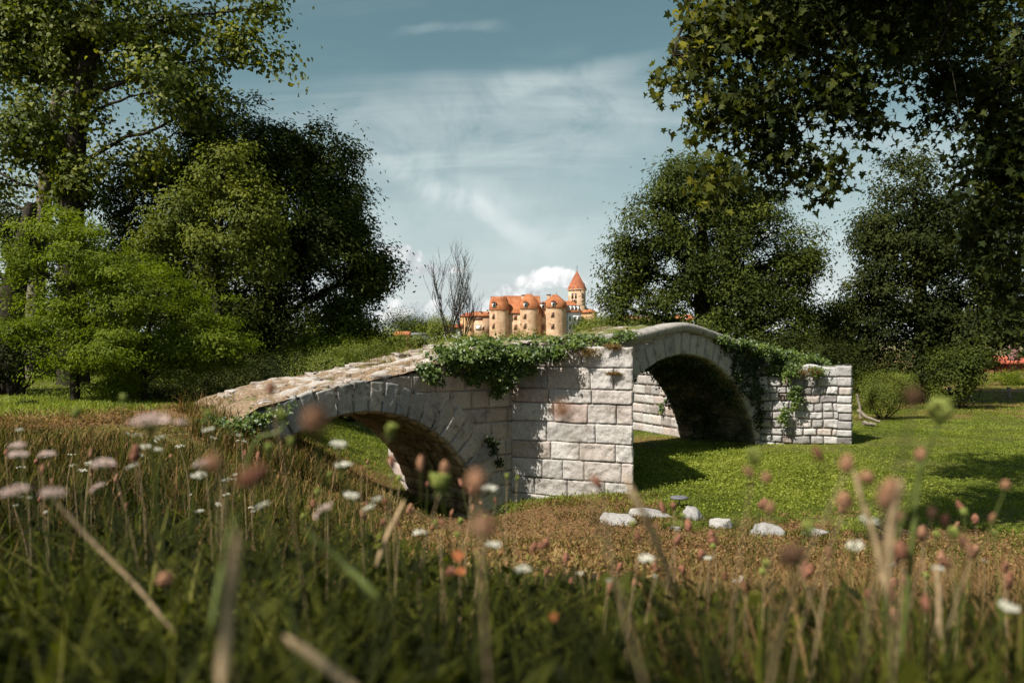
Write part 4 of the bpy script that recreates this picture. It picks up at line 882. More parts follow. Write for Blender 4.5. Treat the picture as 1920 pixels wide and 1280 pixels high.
m, T = newmat('brown_spire_tiles'); pos = T.n('ShaderNodeNewGeometry').outputs['Position']; col = T.ramp(T.noise(pos, .9, 5, .7), [(.3, (.13,.05,.03)), (.5, (.27,.095,.05)), (.7, (.34,.15,.08))]); finish(T, col, .9, spec=.1); M['spire'] = m
m, T = newmat('red_tiles'); pos = T.n('ShaderNodeNewGeometry').outputs['Position']
col = T.ramp(T.noise(pos, 1.2, 5, .7), [(.3, (.22,.055,.035)), (.7, (.42,.12,.07))]); finish(T, col, .9, spec=.1); M['redtile'] = m
DC = 280.0
def cx(px): return (px-CX)/F*DC
def cz(py): return EYE-(py-HY)/F*DC
GZ = 4.0
class Bd:
    """a building whose local frame is yawed about a pivot"""
    def __init__(s, name, label, cat, px, D=DC, yaw=0.0, group=None, base=None):
        s.o = np.array([(px-CX)/F*D, D, 0.0]); s.D = D; s.a = math.radians(yaw); s.px = px
        bz = base if base is not None else H1(s.o[0], D)
        s.root = root(name, label, cat, (s.o[0], D, bz), group); s.bz = bz
    def w(s, p):
        p = np.asarray(p, float).reshape(-1, 3); c, n = math.cos(s.a), math.sin(s.a)
        return np.c_[p[:, 0]*c-p[:, 1]*n+s.o[0], p[:, 0]*n+p[:, 1]*c+s.o[1], p[:, 2]]
    def X(s, px): return (px-s.px)/F*s.D
    def Z(s, py): return EYE-(py-HY)/F*s.D
    def box(s, name, x0, x1, y0, y1, z0, z1, mat, parent=None):
        mb = MB(); mb.box((x0, y0, z0), (x1, y1, z1)); v = s.w(np.concatenate(mb.v)); mb.v = [v]
        return mb.build(name, M[mat], parent or s.root)
    def gable(s, name, x0, x1, y0, y1, ze, zr, mat, over=.4, hipl=0, hipr=0, th=.25, rx=None):
        x0 -= over; x1 += over; y0 -= over; y1 += over; ym = (y0+y1)/2
        v = [(x0, y0, ze), (x1, y0, ze), (x1, y1, ze), (x0, y1, ze), (x0+hipl, ym, zr), (x1-hipr, ym, zr),
             (x0, y0, ze-th), (x1, y0, ze-th), (x1, y1, ze-th), (x0, y1, ze-th)]
        mb = MB(); v = s.w(v); mb.add(v, [(0, 1, 5, 4), (2, 3, 4, 5), (6, 7, 1, 0), (7, 8, 2, 1), (8, 9, 3, 2), (9, 6, 0, 3), (9, 8, 7, 6)]); mb.add(v, [(1, 2, 5), (3, 0, 4)])
        return mb.build(name, M[mat], s.root)
    def lathe(s, name, x, y, prof, mat, n=28, parent=None):
        th = np.arange(n)/n*2*np.pi; v = np.concatenate([np.c_[x+r*np.cos(th), y+r*np.sin(th), np.full(n, z)] for r, z in prof])
        m = len(prof); i = np.arange(m-1)[:, None]*n; j = np.arange(n)[None]
        f = np.stack([i+j, i+(j+1) % n, i+n+(j+1) % n, i+n+j], -1).reshape(-1, 4)
        mb = MB(); v = s.w(v); mb.add(v, f); mb.add(v[-n:], [list(range(n))]); mb.add(v[:n], [list(range(n))[::-1]])
        return mb.build(name, M[mat], parent or s.root)
    def window(s, x, y, z, w_, h, mat='shutter', surround='rubble', yaw=None, parent=None, deep=.25):
        fr = s.box('window', x-w_/2-.18, x+w_/2+.18, y-.10, y+deep, z-h/2-.18, z+h/2+.18, surround, parent)
        pn = s.box('pane', x-w_/2, x+w_/2, y-.16, y-.103, z-h/2, z+h/2, mat, fr); return fr
    def dormer(s, x, y, z, w_, h, depth=2.5, roof='tile'):
        d = s.box('dormer', x-w_/2, x+w_/2, y, y+depth, z, z+h, 'whitew')
        s.box('window', x-w_*.28, x+w_*.30, y-.10, y-.01, z+.2, z+h-.2, 'glass', d)
        mb = MB(); o = .25; v = [(x-w_/2-o, y-o, z+h), (x+w_/2+o, y-o, z+h), (x, y-o, z+h+w_*.42), (x-w_/2-o, y+depth, z+h), (x+w_/2+o, y+depth, z+h), (x, y+depth, z+h+w_*.42)]
        v = s.w(v); mb.add(v, [(0, 1, 2), (5, 4, 3)]); mb.add(v, [(0, 3, 4, 1), (1, 4, 5, 2), (2, 5, 3, 0)]); mb.build('roof', M[roof], d)
    def chimney(s, px, py0, py1, y, w_=1.2):
        x = s.X(px); c = s.box('chimney', x-w_/2, x+w_/2, y, y+1.1, s.Z(py1), s.Z(py0)-.3, 'ochre'); s.box('cap', x-w_/2-.12, x+w_/2+.12, y-.12, y+1.22, s.Z(py0)-.3, s.Z(py0), 'slate', c)
# main castle
b = Bd('castle', 'ochre castle with three round towers and steep orange tiled roofs on the hill', 'castle', 985, yaw=4)
X_, Z_ = b.X, b.Z
b.box('wall', X_(935), X_(1014), 0, 11, GZ, Z_(586), 'ochre')
b.gable('roof', X_(940), X_(1013.5), 0, 11, Z_(586), Z_(552.5), 'tile', hipl=1.5)
b.box('wall', X_(1012), X_(1062), 1.2, 10, GZ, Z_(577), 'ochre'); b.gable('roof', X_(1011), X_(1062), 1.2, 10, Z_(577.5), Z_(556), 'tile', hipl=4.6, hipr=3)
def dring(xl, xc, rad, z, r0, hip, n=17):
    a_ = np.linspace(-np.pi/2, np.pi/2, n); x0 = xl-(rad-r0)*.3 if rad >= r0 else xl+(r0-rad)*hip
    return np.array([(xc+rad*math.cos(t), rad*math.sin(t), z) for t in a_]+[(min(x0, xc), rad, z), (min(x0, xc), -rad, z)])
def dshape(b, name, xl, xc, r0, prof, mat, parent, hip=.8, y0=0.0):
    rings = [dring(xl, xc, r*r0, z, r0, hip)+np.array([0, y0, 0]) for r, z in prof]; n = len(rings[0]); v = b.w(np.concatenate(rings)); m_ = len(rings)
    i = np.arange(m_-1)[:, None]*n; j = np.arange(n)[None]; mb = MB(); mb.add(v, np.stack([i+j, i+(j+1) % n, i+n+(j+1) % n, i+n+j], -1).reshape(-1, 4)); mb.add(v[-n:], [list(range(n))])
    mb.add(v[:n], [list(range(n))[::-1]]); return mb.build(name, M[mat], parent)
for (pl, pc, pr_, pe, prof, ap, lab, dpx, dpy, wins) in (
    (918, 941, 954, 581, [(1.07, 581.6), (1.09, 580.6), (1.0, 570.2), (.97, 569.6), (.90, 564), (.78, 559.5), (.62, 556.4)], 556.4, 'left round tower with flattened dome-like roof', 925.5, 577, [(924, 593, 4, 9.5), (924, 611.5, 4, 9.5)]),
    (975, 996, 1011, 579, [(1.07, 579.6), (1.09, 578.6), (1.0, 569.8), (.97, 569.2), (.74, 562.5), (.42, 556.5), (.06, 551)], 551, 'middle round tower with pointed cap roof', 984, 576.5, [(982.5, 593, 4.4, 9.5), (982.5, 611.5, 4.4, 9.5)]),
    (1024, 1044, 1062, 577, [(1.06, 577.6), (1.08, 576.6), (1.0, 566.8), (.97, 566.2), (.66, 560.5), (.36, 556), (.05, 551.5)], 551.5, 'right and widest round tower with pointed cap roof', 1035.5, 575, [(1034, 590, 5.4, 10), (1034, 611.5, 5.4, 10)])):
    r = (pr_-pc)/F*DC*1.0; xl, xc = X_(pl), X_(pc); yo = 1.0-r*.25
    tw = dshape(b, 'round_tower', xl, xc, r, [(1.03, GZ), (1, GZ+4), (1, Z_(pe))], 'smooth', b.root, y0=yo); tw['label'] = lab
    dshape(b, 'roof', xl, xc, r, [(q, Z_(z)) for q, z in prof], 'tile', tw, y0=yo)
    c = b.w([(xc-(.1 if ap > 555 else .0), yo, Z_(ap))])[0]; mbx = MB(); mbx.tube([c-(0, 0, .3), c+(0, 0, 1.1)], [.12, .04], 5); mbx.build('finial', M['slate'], tw)
    for wx, wy, ww, wh in wins: b.window(X_(wx), yo-r-.02, Z_(wy), ww/F*DC-.2, wh/F*DC-.3, deep=.5)
    b.dormer(X_(dpx), yo-r*1.13, Z_(dpy), 1.25, 1.75, 3.0)
b.dormer(X_(1019), .8, Z_(578), 1.5, 1.9)
for px, py, h in ((966, 594, 9), (966, 613, 9), (1019, 588, 12), (1019, 613, 9)): b.window(X_(px), 0 if px < 1000 else 1.2, Z_(py), .85, h/F*DC)
b.chimney(924, 555.5, 572, .5, 1.3); b.chimney(929, 558, 570, 2.5, .9); b.chimney(981.5, 552, 566, .6, 1.1); b.chimney(1031, 550.5, 564, 2.2, 1.3)
# low wing with the old round tower
b = Bd('castle_wing', 'low rubble wing and squat ruined round tower at the left of the castle', 'building', 890, 283, yaw=4)
X_, Z_ = b.X, b.Z
b.box('wall', X_(878), X_(921), 0, 8, GZ-1, Z_(591), 'ochre'); b.gable('roof', X_(868), X_(921), 0, 8, Z_(591.5), Z_(583), 'tile', hipl=4)
r = 15.5/F*283; tw = b.lathe('round_tower', X_(877.5), 2.2, [(r*1.08, GZ-1.5), (r, Z_(595)), (r*.98, Z_(593))], 'rubble', 28)
b.lathe('roof', X_(877.5), 2.2, [(r*1.12, Z_(593.2)), (r*1.13, Z_(592.4)), (.4, Z_(585.5))], 'redtile', 28, tw)
b.window(X_(898), 0, Z_(597), 2.2, .7, 'shutter'); b.window(X_(897), 0, Z_(614), 1.6, 1.5, 'whitew', 'shutter'); b.window(X_(905.5), 0, Z_(615), .5, 1.2, 'glass'); b.window(X_(882), -.6, Z_(617), .5, 1.2, 'glass', 'rubble')
b.chimney(901.5, 582.5, 589, 1.5, .8); b.chimney(914.5, 580, 588, 1.5, .5)
# white wing
b = Bd('white_wing', 'white rendered wing with a row of white dormers between castle and church', 'building', 1061, 281, yaw=14)
X_, Z_ = b.X, b.Z; L = 5.7
b.box('wall', 0, L, 0, 7, GZ, Z_(584), 'whitew'); b.gable('roof', 0, L, 0, 7, Z_(584), Z_(563), 'tile', hipr=2)
for i in range(4):
    x = .8+i*1.35; d = b.box('dormer', x-.42, x+.42, .0, 2.4, Z_(583), Z_(573), 'whitew'); b.box('window', x-.2, x+.2, -.08, -.01, Z_(581.5), Z_(574.5), 'glass', d)
    b.box('roof', x-.5, x+.5, -.1, 2.6, Z_(573)+.003, Z_(571.8), 'slate', d)
for x in (1.5, 3.2, 4.7):
    for py in (597, 613): b.window(x, 0, Z_(py), .6, 1.5, 'glass', 'whitew')
b.box('drainpipe', .42, .56, -.16, -.02, GZ, Z_(586), 'slate')
# church tower
b = Bd('church_tower', 'square stone church tower with pointed orange pyramid spire', 'church tower', 1087.5, 300, yaw=-31)
X_, Z_ = b.X, b.Z; wd = 21/F*300/.857; dp = 13/F*300/.515; zt_ = Z_(543.5)
b.box('wall', -wd, 0, 0, wd, GZ, zt_, 'ochre'); b.box('wall', -wd-.35, .35, -.35, wd+.35, GZ, Z_(573), 'ochre')
b.box('cornice', -wd-.3, .3, -.3, wd+.3, zt_, zt_+.5, 'ochre')
o = .35; mb = MB(); za = Z_(505); v = b.w([(-wd-o, -o, zt_+.5), (o, -o, zt_+.5), (o, wd+o, zt_+.5), (-wd-o, wd+o, zt_+.5), (-wd/2, wd/2, za)])
mb.add(v, [(0, 1, 4), (1, 2, 4), (2, 3, 4), (3, 0, 4)]); mb.add(v, [(3, 2, 1, 0)]); sp = mb.build('spire', M['spire'], b.root)
mb = MB(); c = v[4]; mb.tube([c-(0, 0, .5), c+(0, 0, 1.8)], [.16, .05], 6); mb.tube([c+(-.5, 0, 1.2), c+(.5, 0, 1.2)], [.05, .05], 4); mb.build('cross', M['slate'], b.root)
for xx in (-wd*.64, -wd*.36): b.window(xx, 0, Z_(554), .62, 1.9, 'glass', 'ochre')
for yy in (wd*.36, wd*.62):
    f_ = b.box('window', -.1, .12, yy-.45, yy+.45, Z_(559), Z_(549), 'ochre'); b.box('pane', .121, .18, yy-.3, yy+.3, Z_(558), Z_(550), 'glass', f_)
b.window(-wd*.5, -.35, Z_(563.5), 1.6, .8, 'glass', 'ochre')
# small annex with hipped roof
b = Bd('annex', 'small stone annex with a low orange hipped roof right of the church tower', 'building', 1109, 287, yaw=-30)
X_, Z_ = b.X, b.Z
b.box('wall', -4.2, .1, 0, 4.5, GZ-1, Z_(585), 'rubble'); b.gable('roof', -4.2, .1, 0, 4.5, Z_(585), Z_(577.5), 'tile', hipl=2.2, hipr=2.2)
def house(name, label, px0, px1, pyr, pye, D, mw, mr, wins=(), depth=5, yaw=0, group=None, cat='house', base=None, door=None):
    b = Bd(name, label, cat, (px0+px1)/2, D, yaw, group, base); x0, x1 = b.X(px0), b.X(px1)
    b.box('wall', x0, x1, 0, depth, b.bz-.6, b.Z(pye), mw); b.gable('roof', x0, x1, 0, depth, b.Z(pye)+.02, b.Z(pyr), mr, over=.3)
    for px, py, w_, h in wins: b.window(b.X(px), 0, b.Z(py), w_, h, 'glass', 'whitew')
    if door: b.box('door', b.X(door)-.45, b.X(door)+.45, -.08, -.01, b.bz, b.bz+2, 'shutter')
    return b
house('shed', 'little open shed with orange roof at the foot of the distant trees', 741, 764, 620.5, 627, 140, 'rubble', 'tile', depth=4)
house('shed', 'long low white walled shed beside the orange roofed one', 774, 796, 623, 626, 138, 'whitew', 'slate', depth=4)
house('house', 'pinkish cottage with dark red roof behind the bare tree', 832, 862, 606, 613, 130, 'whitew', 'redtile', [(843, 620, .5, .8), (852, 620, .5, .8)], depth=6, door=848)
house('house', 'orange roofed house half hidden behind the big ash, nearest the annex', 1166, 1196, 590, 597, 130, 'ochre', 'tile', [(1180, 603, .6, .9)])
house('house', 'orange roofed house seen through the middle of the big ash', 1206, 1240, 592, 600, 126, 'ochre', 'tile', [(1222, 605, .6, .9)])
house('house', 'orange roofed house glimpsed beside the trunk of the big ash', 1266, 1298, 588, 598, 120, 'ochre', 'tile', [(1282, 603, .6, .9)])
house('house', 'white house glimpsed between dark leaves near the right edge', 1762, 1806, 655, 668, 62, 'whitew', 'redtile', [(1776, 676, .5, .7), (1792, 676, .5, .7)], depth=4)
sh = house('shed', 'dark red wooden shed with a shallow roof at the right edge', 1880, 1990, 668, 677, 62, 'redpaint', 'redtile', [(1960, 684, .6, .6)], depth=4, cat='shed', door=1900)
# rail fence under the trees
b = Bd('fence', 'low pale rail fence on two posts in the shade at the right', 'fence', 1850, 38)
g = b.bz
for px in (1780, 1820, 1891, 1950): b.box('post', b.X(px)-.07, b.X(px)+.07, -.06, .06, g-.2, g+.62, 'deadwood')
b.box('rail', b.X(1770), b.X(1965), -.10, -.065, g+.40, g+.46, 'deadwood')
# ------------------------------------------------------------------ small things on the lawn
def hit(px, py):
    for D in np.arange(2, 60, .05):
        z = EYE-(py-HY)/F*D
        if z <= H1((px-CX)/F*D, D): return D
    return 60.0
ROCKS = []
def boulder(label, px, py, wpx, hpx, seed, kind=0, sq=1.0):
    D = hit(px, py); g = P(px, py, D); rx = wpx/2/F*D; rz = hpx/F*D; ROCKS.append((g[0], g[1], rx))
    rt_rng = np.random.default_rng(seed); bm = bmesh.new(); bmesh.ops.create_icosphere(bm, subdivisions=4, radius=1)
    v = np.array([x.co[:] for x in bm.verts]); f = np.array([[q.index for q in x.verts] for x in bm.faces]); bm.free()
    for k in range(13):
        n = rt_rng.normal(size=3); n[2] = abs(n[2])*.7-.15; n = unit(n); d = rt_rng.uniform(.55, .88); e = v@n-d; v = v-np.clip(e, 0, None)[:, None]*n*.95
    v = v*(1+(fbm(v*2.2+seed, seed)-.5)[:, None]*.35+(fbm(v*7+seed, seed+3)-.5)[:, None]*.12)
    if kind == 1: v[:, 2] = v[:, 2]*np.clip(.62-.45*v[:, 0], .2, 1.2)
    v = v/np.abs(v[:, 0]).max(); v[:, 2] = v[:, 2]/max(v[:, 2].max(), .1)
    v = v*np.array([rx*1.12, rx*.75*sq, rz*.66])+g-np.array([0, 0, rz*.10])
    o = npmesh('rock', v-g, [f], M['rock'], None, np.full(len(f), rt_rng.random())); o.location = tuple(g); tag(o, label, 'rock', 'pale rocks lying in a row on the lawn edge')
boulder('leftmost pale rock, low and smooth, nearest the pier', 1155, 978, 72, 34, 1)
boulder('long flat topped rock, second from the left, behind the diagonal dry stalk', 1222, 967, 98, 32, 2, 1)
boulder('pointed wedge shaped rock, just below the grey disc', 1303, 972, 46, 42, 3, 1)
boulder('blocky rock with a dark right side, fourth in the row', 1351, 990, 58, 34, 4)
boulder('largest rounded rock, near the right end of the row', 1437, 1002, 70, 40, 5)
boulder('small flat rock at the right end of the row', 1528, 1000, 60, 22, 6)
boulder('tiny grey stone half sunk in brown litter below the flat rock', 1262, 992, 26, 12, 7)
g = P(1273, 932, 13.6); gb = H1(g[0], g[1]); rt = root('garden_light', 'small flat grey disc on a thin stake in the lawn', 'garden light', (g[0], g[1], gb)); bx = Bd.__new__(Bd)
bx.o = np.array([g[0], g[1], 0.]); bx.a = 0; bx.root = rt; bx.D = 13.6; bx.px = 1273; bx.bz = gb
bx.lathe('disc', 0, 0, [(.13, g[2]-.02), (.15, g[2]-.01), (.15, g[2]+.012), (.10, g[2]+.022)], 'slate', 20); bx.lathe('stake', 0, 0, [(.012, gb-.1), (.012, g[2]-.021)], 'slate', 6)
def stick(name, label, cat, pts, rad, mat='deadwood', n=7, group=None):
    mb = MB(); pts = np.array(pts, float); T_ = np.linspace(0, 1, 9)
    q = np.stack([np.interp(T_*(len(pts)-1), np.arange(len(pts)), pts[:, i]) for i in range(3)], 1)
    q += np.random.default_rng(len(label)).normal(size=q.shape)*np.max(rad)*.15
    mb.tube(q, np.interp(T_, [0, 1], [rad[0], rad[1]])*(np.interp(T_, [0, .12, .88, 1], [.25, 1, 1, .2]) if cat == 'stalk' else 1), n); c = q[0].copy()
    mb.v = [x-c for x in mb.v]; o = mb.build(name, M[mat], None, True); o.location = tuple(c); return tag(o, label, cat, group)
stick('wooden_post', 'crooked pale wooden post at the right end of the bridge', 'post', [P(1612, 778, 26)-(0, 0, .1), P(1611, 758, 26), P(1607, 739, 26)], (.05, .035))
stick('fallen_branch', 'longer bleached branch lying behind the right end cutwater', 'branch', [P(1608, 768, 25.6), P(1625, 782, 25.4), P(1650, 790, 25.2)], (.06, .04))
stick('fallen_branch', 'short grey log lying by the shadow behind the right end cutwater', 'branch', [P(1618, 792, 24.8), P(1640, 796, 24.8)], (.07, .06))
stick('fallen_branch', 'dark dead branch on the dry ground right of the rock row', 'branch', [P(1640, 985, 11.2), P(1665, 998, 11.1), P(1690, 992, 11.0), P(1706, 1000, 10.9)], (.02, .012), 'bark')
import re
# ------------------------------------------------------------------ grass
def blades(rng, p, h, wd, lean, name, mat, label, rnd, levels=(0, .4, .75, 1.0), kind='stuff', cat='grass'):
    n = len(p); a = rng.uniform(0, 2*np.pi, n); side = np.stack([np.cos(a), np.sin(a), 0*a], -1)
    b = a+rng.normal(size=n)*.6+np.pi/2; ld = np.stack([np.cos(b), np.sin(b), 0*b], -1)*lean[:, None]
    V = []
    for t in levels:
        c = p+np.array([0, 0, 1.])*(h*t*(1-.25*t*np.minimum(lean, 1)))[:, None]+ld*(h*t**1.8)[:, None]; ww = wd*(1-t**1.6)*.5+wd*.03
        V += [c-side*ww[:, None], c+side*ww[:, None]]
    m = len(levels)*2; v = np.stack(V, 1).reshape(-1, 3); i = np.arange(n)[:, None]*m
    f = np.concatenate([np.stack([i[:, 0]+2*k, i[:, 0]+2*k+1, i[:, 0]+2*k+3, i[:, 0]+2*k+2], -1) for k in range(len(levels)-1)])
    o = npmesh(name, v, [f], M[mat], None, np.tile(rnd, len(levels)-1)); tag(o, label, cat, kind=kind); return o
def frustum(rng, n, y0, y1, pw=1.0, x_margin=1.06, x0=None, x1=None):
    """points inside the seen wedge; density falls as y**-pw per unit area"""
    k = 2-pw; u = rng.random(n)
    y = (y0**k+(y1**k-y0**k)*u)**(1/k) if abs(k) > 1e-6 else y0*(y1/y0)**u
    lo = -.643*x_margin if x0 is None else x0; hi = .643*x_margin if x1 is None else x1
    return y*rng.uniform(lo, hi, n), y
def offbridge(x, y):
    t, s = inv(x, y); body = (t > TL-.2) & (t < TR+.1) & (s > -.05) & (s < BW+.05)
    opening = ((np.abs(t-A1[0]) < 2.6) | (np.abs(t-A2[0]) < 3.2))
    def tri(a, p, b):
        a = np.array(a); p = np.array(p); b = np.array(b)
        def sg(q, r): return (x-r[0])*(q[1]-r[1])-(q[0]-r[0])*(y-r[1])
        d1, d2, d3 = sg(a, p), sg(p, b), sg(b, a); return ~(((d1 < 0) | (d2 < 0) | (d3 < 0)) & ((d1 > 0) | (d2 > 0) | (d3 > 0)))
    inn = tri(wp(0, 0), PR1, wp(2.6, 0)) | tri(wp(9, 0), PR2, wp(11.3, 0)) | tri(wp(-.7, BW), (-3, 19.5), wp(2.4, BW)) | tri(wp(9, BW), (3.95, 26.4), wp(11.3, BW))
    pit = np.hypot((t+1.95)/1.5, (s+.05)/1.75) < .95
    return ~((body & ~opening) | inn | pit)
LIM = np.array([(-100, 785), (0, 790), (180, 800), (350, 815), (480, 850), (560, 890), (640, 930), (760, 990), (900, 1030), (1050, 1065), (1500, 1085), (2000, 1075)], float)
def cap(rng, x, y, z, h, slack=60, lim=LIM, lift=0):
    px = CX+F*x/y; l = np.interp(px, lim[:, 0], lim[:, 1])+lift+rng.exponential(slack, len(x))*np.where(rng.random(len(x)) < .9, 1, .25)
    zmax = EYE-(l-HY)/F*y
    return np.clip(np.minimum(h, zmax-z), 0, None)
rng = np.random.default_rng(900)
# foreground meadow, tall blades
n = 38000; x, y = frustum(rng, n, .75, 8.5, 1.2, 1.12); z = H(x, y); dr = dryness(x, y)
keep = (rng.random(n) > dr*.72) & (np.interp(CX+F*x/y, [0, 500, 900, 1900], [9, 9, 7.2, 6.3])+rng.normal(size=n)*.6 > y); x, y, z, dr = x[keep], y[keep], z[keep], dr[keep]
clump = vn(np.c_[x*3.2, y*3.2, 0*x], 61); gp = (vn(np.c_[x*4.5, y*4.5, 0*x], 63) > .30) | (rng.random(len(x)) < .25); x, y, z, dr, clump = x[gp], y[gp], z[gp], dr[gp], clump[gp]; h = rng.uniform(.10, .30, len(x))*(.5+clump); h = cap(rng, x, y, z, h); k = h > .035
x, y, z, dr, h, clump = x[k], y[k], z[k], dr[k], h[k], clump[k]
blades(rng, np.c_[x, y, z-.01], h, rng.uniform(.004, .0135, len(x))*(1+.05*y), rng.uniform(.1, 1.7, len(x)), 'meadow_grass', 'meadow', 'long dark green meadow grass in the foreground', np.clip(rng.random(len(x))**1.3*.85+.3*(vn(np.c_[x*1.4, y*1.4, 0*x], 7)-.3), 0, 1))
n = 150; y = rng.uniform(.42, 1.0, n); x = y*rng.uniform(-.68, .68, n); z = H(x, y); tp = rng.uniform(985, 1230, n)+np.interp(CX+F*x/y, [0, 500, 1000, 1900], [-60, 0, 50, 40]); h = (EYE-(tp-HY)/F*y)-z; k = h > .05
blades(rng, np.c_[x, y, z][k], h[k], rng.uniform(.005, .012, k.sum()), rng.uniform(.1, .7, k.sum()), 'near_grass', 'meadow', 'tall blurred grass blades right before the viewer', rng.uniform(.35, .95, k.sum()), levels=(0, .25, .5, .75, .9, 1))
# broad weed leaves low in the foreground
n = 15000; x, y = frustum(rng, n, .8, 6.0, 1.3, 1.1); z = H(x, y); hh = cap(rng, x, y, z, rng.uniform(.02, .20, n), 90, lift=25)
k = (hh > .02) & (vn(np.c_[x*2.3, y*2.3, 0*x], 71) > .42); x, y, z, hh = x[k], y[k], z[k], hh[k]; n = len(x)
v, f = leafgeo(rng, np.c_[x, y, z+hh], unit(rng.normal(size=(n, 3))*.6+np.array([0, -.2, .8])), rng.normal(size=(n, 3))+np.array([0, 0, .5]), rng.uniform(.025, .075, n), rng.uniform(.014, .035, n), 'heart')
tag(npmesh('weed_leaves', v, [f], M['meadow'], None, np.clip(rng.random(n)*.7+.1, 0, 1)), 'broad weed leaves mixed into the foreground grass', 'weeds', kind='stuff')
# straw coloured and rusty dried stalks
n = 15000; x, y = frustum(rng, n, 1.8, 11.5, .9, 1.08); z = H(x, y); dr = dryness(x, y)
k = (rng.random(n) < .35+dr) & offbridge(x, y); x, y, z = x[k], y[k], z[k]; h = cap(rng, x, y, z, rng.uniform(.08, .34, len(x)), 55, lift=-18); k = h > .04; x, y, z, h = x[k], y[k], z[k], h[k]
blades(rng, np.c_[x, y, z-.01], h, rng.uniform(.002, .004, len(x))*(1+.12*y), rng.uniform(.05, .7, len(x)), 'dry_grass', 'dryb', 'straw and rust coloured dried grass stalks', rng.random(len(x)))
n = 2600; x, y = frustum(rng, n, 1.0, 6.5, 1.1, 1.0, x0=.2, x1=.66); z = H(x, y); h = cap(rng, x, y, z, rng.uniform(.12, .5, n), 70, lift=-70); k = h > .08; x, y, z, h = x[k], y[k], z[k], h[k]
blades(rng, np.c_[x, y, z-.01], h, rng.uniform(.0015, .0035, len(x))*(1+.15*y), rng.uniform(.05, .9, len(x)), 'dry_stems', 'dryb', 'thicket of rusty dried stems in the right foreground', rng.random(len(x))*.8)
# left meadow in front of the landing, weeds 8 to 14 m away
n = 75000; x = rng.uniform(-12, -.2, n); y = rng.uniform(5.5, 16, n); k = (x > -.68*y) & offbridge(x, y); x, y = x[k], y[k]; t, s = inv(x, y); k = (s < .3) | (t < TL); x, y = x[k], y[k]; t, s = inv(x, y)
path = np.exp(-((s-1.3)/1.2)**2)*(t < -6); z = H(x, y); h = rng.uniform(.08, .34, len(x))*(.4+vn(np.c_[x*1.5, y*1.5, 0*x], 81))*(1-path)*np.interp(y, [7, 11, 14], [1.2, 1, .6])
h = cap(rng, x, y, z, h, 45, lift=-5); k = h > .03; x, y, z, h = x[k], y[k], z[k], h[k]; dr = dryness(x, y)
g = rng.random(len(x)) > dr*.75
blades(rng, np.c_[x, y, z-.01][g], h[g], rng.uniform(.008, .018, g.sum()), rng.uniform(.1, .9, g.sum()), 'meadow_grass', 'meadow', 'rough meadow grass on the left bank', rng.random(g.sum()), levels=(0, .6, 1))
blades(rng, np.c_[x, y, z-.01][~g], h[~g], rng.uniform(.006, .014, (~g).sum()), rng.uniform(.1, .8, (~g).sum()), 'dry_grass', 'dryb', 'dried stalks on the left bank', rng.random((~g).sum()), levels=(0, .6, 1))
n = 9000; t = rng.uniform(-6.6, -2.6, n); s_ = rng.uniform(-2.2, 1.6, n); q = W(t, s_, 0*t); x, y = q[:, 0], q[:, 1]; z = H(x, y); k = offbridge(x, y) & (z > .25); x, y, z = x[k], y[k], z[k]; t, s_ = inv(x, y)
h = rng.uniform(.08, .32, len(x))*(.4+vn(np.c_[x*2, y*2, 0*x], 23))*np.interp(t, [-6, -4.5, -2.6], [1.2, 1.0, .5]); mk = rng.random(len(x)) < .55
for g_, mt_, nm_, lb_ in ((mk, 'meadow', 'bank_weeds', 'green weeds crowding the foot of the low arch at its left'), (~mk, 'dryb', 'dry_weeds', 'dry brown weeds crowding the foot of the low arch at its left')):
    blades(rng, np.c_[x, y, z-.01][g_], h[g_], rng.uniform(.008, .018, g_.sum()), rng.uniform(.1, .9, g_.sum()), nm_, mt_, lb_, rng.random(g_.sum()), levels=(0, .6, 1))
# brown litter and small tufts between meadow and lawn
n = 125000; x, y = frustum(rng, n, 3.6, 16, .6, 1.05); dr = dryness(x, y); k = (rng.random(n) < dr*1.1) & offbridge(x, y); x, y = x[k], y[k]; z = H(x, y); n = len(x)
v, f = leafgeo(rng, np.c_[x, y, z+rng.uniform(0, .045, n)], unit(rng.normal(size=(n, 3))+np.array([0, 0, .6])), rng.normal(size=(n, 3))+np.array([0, 0, .4]), rng.uniform(.025, .07, n), rng.uniform(.008, .03, n))
tag(npmesh('dry_litter', v, [f], M['dryb'], None, rng.random(n)**1.2), 'brown dried litter of leaves and mown grass', 'litter', kind='stuff')
n = 60000; x, y = frustum(rng, n, 5.5, 15, .6, 1.05); dr = dryness(x, y); tuft = vn(np.c_[x*2.2, y*2.2, 0*x], 55); k = (tuft > .55) & (dr > .15) & offbridge(x, y); x, y = x[k], y[k]; z = H(x, y)
blades(rng, np.c_[x, y, z-.005], rng.uniform(.03, .10, len(x)), rng.uniform(.006, .014, len(x)), rng.uniform(.2, 1.2, len(x)), 'grass_tufts', 'meadow', 'green tufts scattered over the brown litter', np.clip(rng.random(len(x))*.7+.2, 0, 1), levels=(0, .6, 1))
